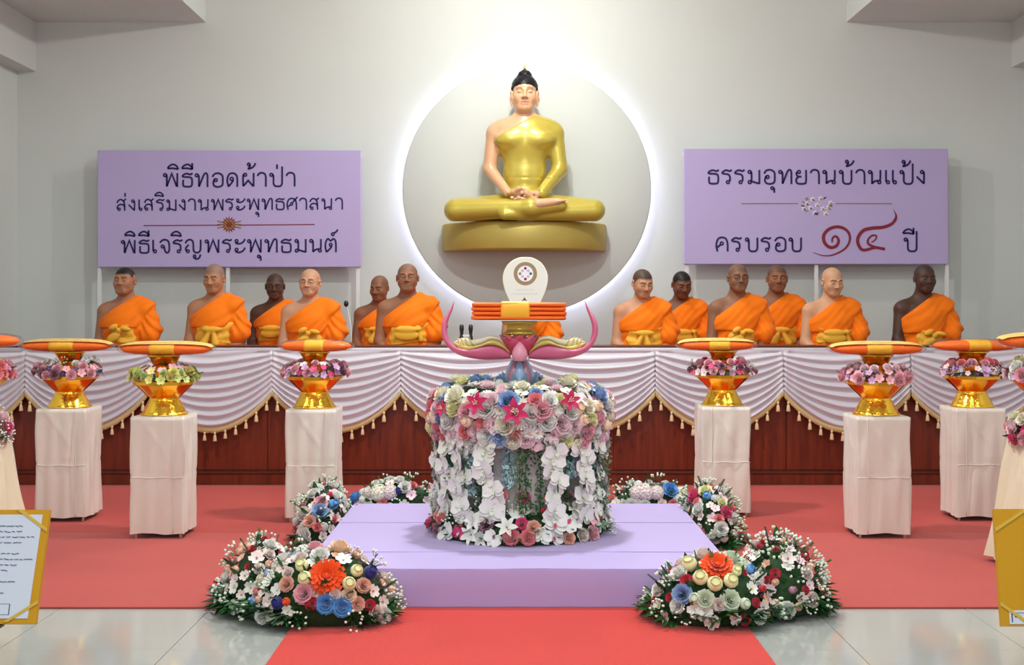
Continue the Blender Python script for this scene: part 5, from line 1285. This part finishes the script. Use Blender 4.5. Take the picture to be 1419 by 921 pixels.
def mic(px, py_top, Y, label, bend):
    x = PX(px, Y); top = PZ(py_top, Y)-RIMZ
    t = thing('microphone', (x, Y, RIMZ), label, 'microphone')
    MB().lathe([(.035, 0), (.036, .008), (.03, .014), (.01, .018)], 18).build('base', BLACK, t)
    pts = cr([(bend*1.0, 0, .014), (bend*.9, 0, top*.4), (bend*.35, 0, top*.75), (0, -.01, top-.03)], 5)
    MB().tube(pts, .0035, 6).build('gooseneck', WHITEMETAL, t)
    MB().ball((0, -.012, top-.018), (.017, .017, .022), 12, 8).build('foam_head', BLACK, t)
    return t
mic(480, 417, 8.63, 'thin gooseneck microphone with black foam head left of the bald monk pair', .035)
t = thing('twin_microphone', (PX(646, 8.63), 8.63, RIMZ), 'pair of stubby black microphones on one base behind the left lotus horn', 'microphone')
MB().box(-.035, .035, -.03, .03, 0, .02, .004).build('base', BLACK, t, False)
for sx in (-1, 1):
    MB().lathe([(.014, .02), (.015, .055), (.011, .065), (.013, .095), (.016, .11), (.014, .135), (.004, .142)], 14, (sx*.031, 0, 0)).build('capsule', BLACK, t)
MB().box(-.031, .031, -.008, .008, .055, .07, .002).build('cross_bar', WHITEMETAL, t, False)

# ================================================================== CERTIFICATES ON LOW STANDS
def board(name, corners, label, page):
    """corners px: top-left, top-right, bottom-right, bottom-left with distances (top, bottom)"""
    (tl, tr, br, bl), Yt, Yb = corners
    p = [P(*tl, Yt), P(*tr, Yt), P(*br, Yb), P(*bl, Yb)]; c = sum(p, Vector())/4; c.z = 0
    ex = (p[1]-p[0]).normalized(); ez = (p[0]-p[3]).normalized(); nrm = ex.cross(ez).normalized()
    if nrm.y > 0: nrm = -nrm
    t = thing(name, tuple(c), label, 'certificate')
    q = [v-c for v in p]; back = -nrm*.018
    mb = MB(); mb.add(q+[v+back for v in q], [(3, 2, 1, 0), (4, 5, 6, 7), (0, 1, 5, 4), (1, 2, 6, 5), (2, 3, 7, 6), (3, 0, 4, 7)]); fix(mb.build('frame_board', FRAMEG, t, False))
    at = lambda u, v, d: q[0]*(1-u)*(1-v)+q[1]*u*(1-v)+q[2]*u*v+q[3]*(1-u)*v+nrm*d
    def quad(pts, d, m, name_, th=None):
        mb = MB(); mb.add([at(u, v, d) for u, v in pts]+[at(u, v, .0004) for u, v in pts], [(0, 1, 2, 3), (7, 6, 5, 4), (0, 4, 5, 1), (1, 5, 6, 2), (2, 6, 7, 3), (3, 7, 4, 0)]); return fix(mb.build(name_, m, t, False))
    if page == 'text':
        quad([(.04, .045), (.955, .045), (.94, .955), (.04, .955)], .003, PAPER, 'page')
        rnd = random.Random(9)
        for r_ in range(13):
            mb = MB(); v = .15+r_*.049; u = .16+(.05 if r_ else .1); end = .90-[.12, .1, 0, .08, .3, .1, 0, .12, .16, .28, .1, .5, .2][r_]
            while u < end:
                L = rnd.uniform(.02, .06); k = 0
                while k < L:
                    a = at(u+k, v+rnd.uniform(-.007, .004), .0045); b = at(u+k+.008, v+rnd.uniform(-.004, .008), .0045); o_ = (q[0]-q[3]).normalized()*.0012
                    mb.add([a-o_, b-o_, b+o_, a+o_], [(0, 1, 2, 3)]); k += .008
                u += L+.012
            tag(mb.build('text_line', NAVY, t, False), kind='stuff')
        quad([(.60, .83), (.80, .83), (.80, .925), (.60, .925)], .0036, NAVY, 'stamp_border'); quad([(.606, .834), (.794, .834), (.794, .921), (.606, .921)], .0042, PAPER, 'stamp_box')
        ribs = [((.76, .0), (.80, .0), (1.0, .17), (1.0, .20)), ((1.0, .80), (1.0, .83), (.80, .985), (.765, .985))]
    else:
        quad([(.06, .87), (.40, .87), (.40, .985), (.06, .985)], .003, PAPER, 'label'); 
        quad([(.075, .89), (.35, .89), (.35, .895), (.075, .895)], .0036, NAVY, 'label_line'); quad([(.075, .89), (.083, .89), (.083, .97), (.075, .97)], .0036, NAVY, 'label_line'); quad([(.10, .91), (.14, .91), (.14, .93), (.10, .93)], .0036, NAVY, 'label_mark')
        ribs = [((.0, .17), (.0, .20), (.26, .0), (.22, .0)), ((.0, .80), (.0, .83), (.20, 1.0), (.24, 1.0))]
    for r_ in ribs: quad(list(r_), .006, RIBBON, 'corner_ribbon')
    # low black floor stand
    m = (q[2]+q[3])/2; sx_ = -1 if c.x < 0 else 1; m0 = m.copy(); m = m+Vector((sx_*.04, 0, 0))
    mb = MB(); mb.tube([m+back*1.2+Vector((0, .01, .012)), m+Vector((0, .05, 0))+back-Vector((0, 0, m.z-.012))], .009, 8); mb.build('stand_post', BLACK, t)
    mb = MB(); mb.box(m.x-.07, m.x+.07, m.y-.05, m.y+.18, .001, .014, .004); mb.build('stand_foot', BLACK, t, False)
    mb = MB(); l0 = q[3]*.75+q[2]*.25; l1 = q[3]*.25+q[2]*.75; mb.box(l0.x, l1.x, m.y-.03, m.y+.03, m0.z-.014, m0.z-.003, .002); mb.build('ledge', BLACK, t, False)
board('certificate', (((-120, 706), (69, 706), (49, 864), (-140, 864)), 4.26, 4.13), 'framed certificate with gold border and text lines, at the left edge foreground', 'text')
board('certificate_folder', (((1377, 705), (1566, 705), (1577, 867), (1388, 867)), 4.26, 4.13), 'plain gold certificate folder with corner ribbons at the right edge foreground', 'gold')
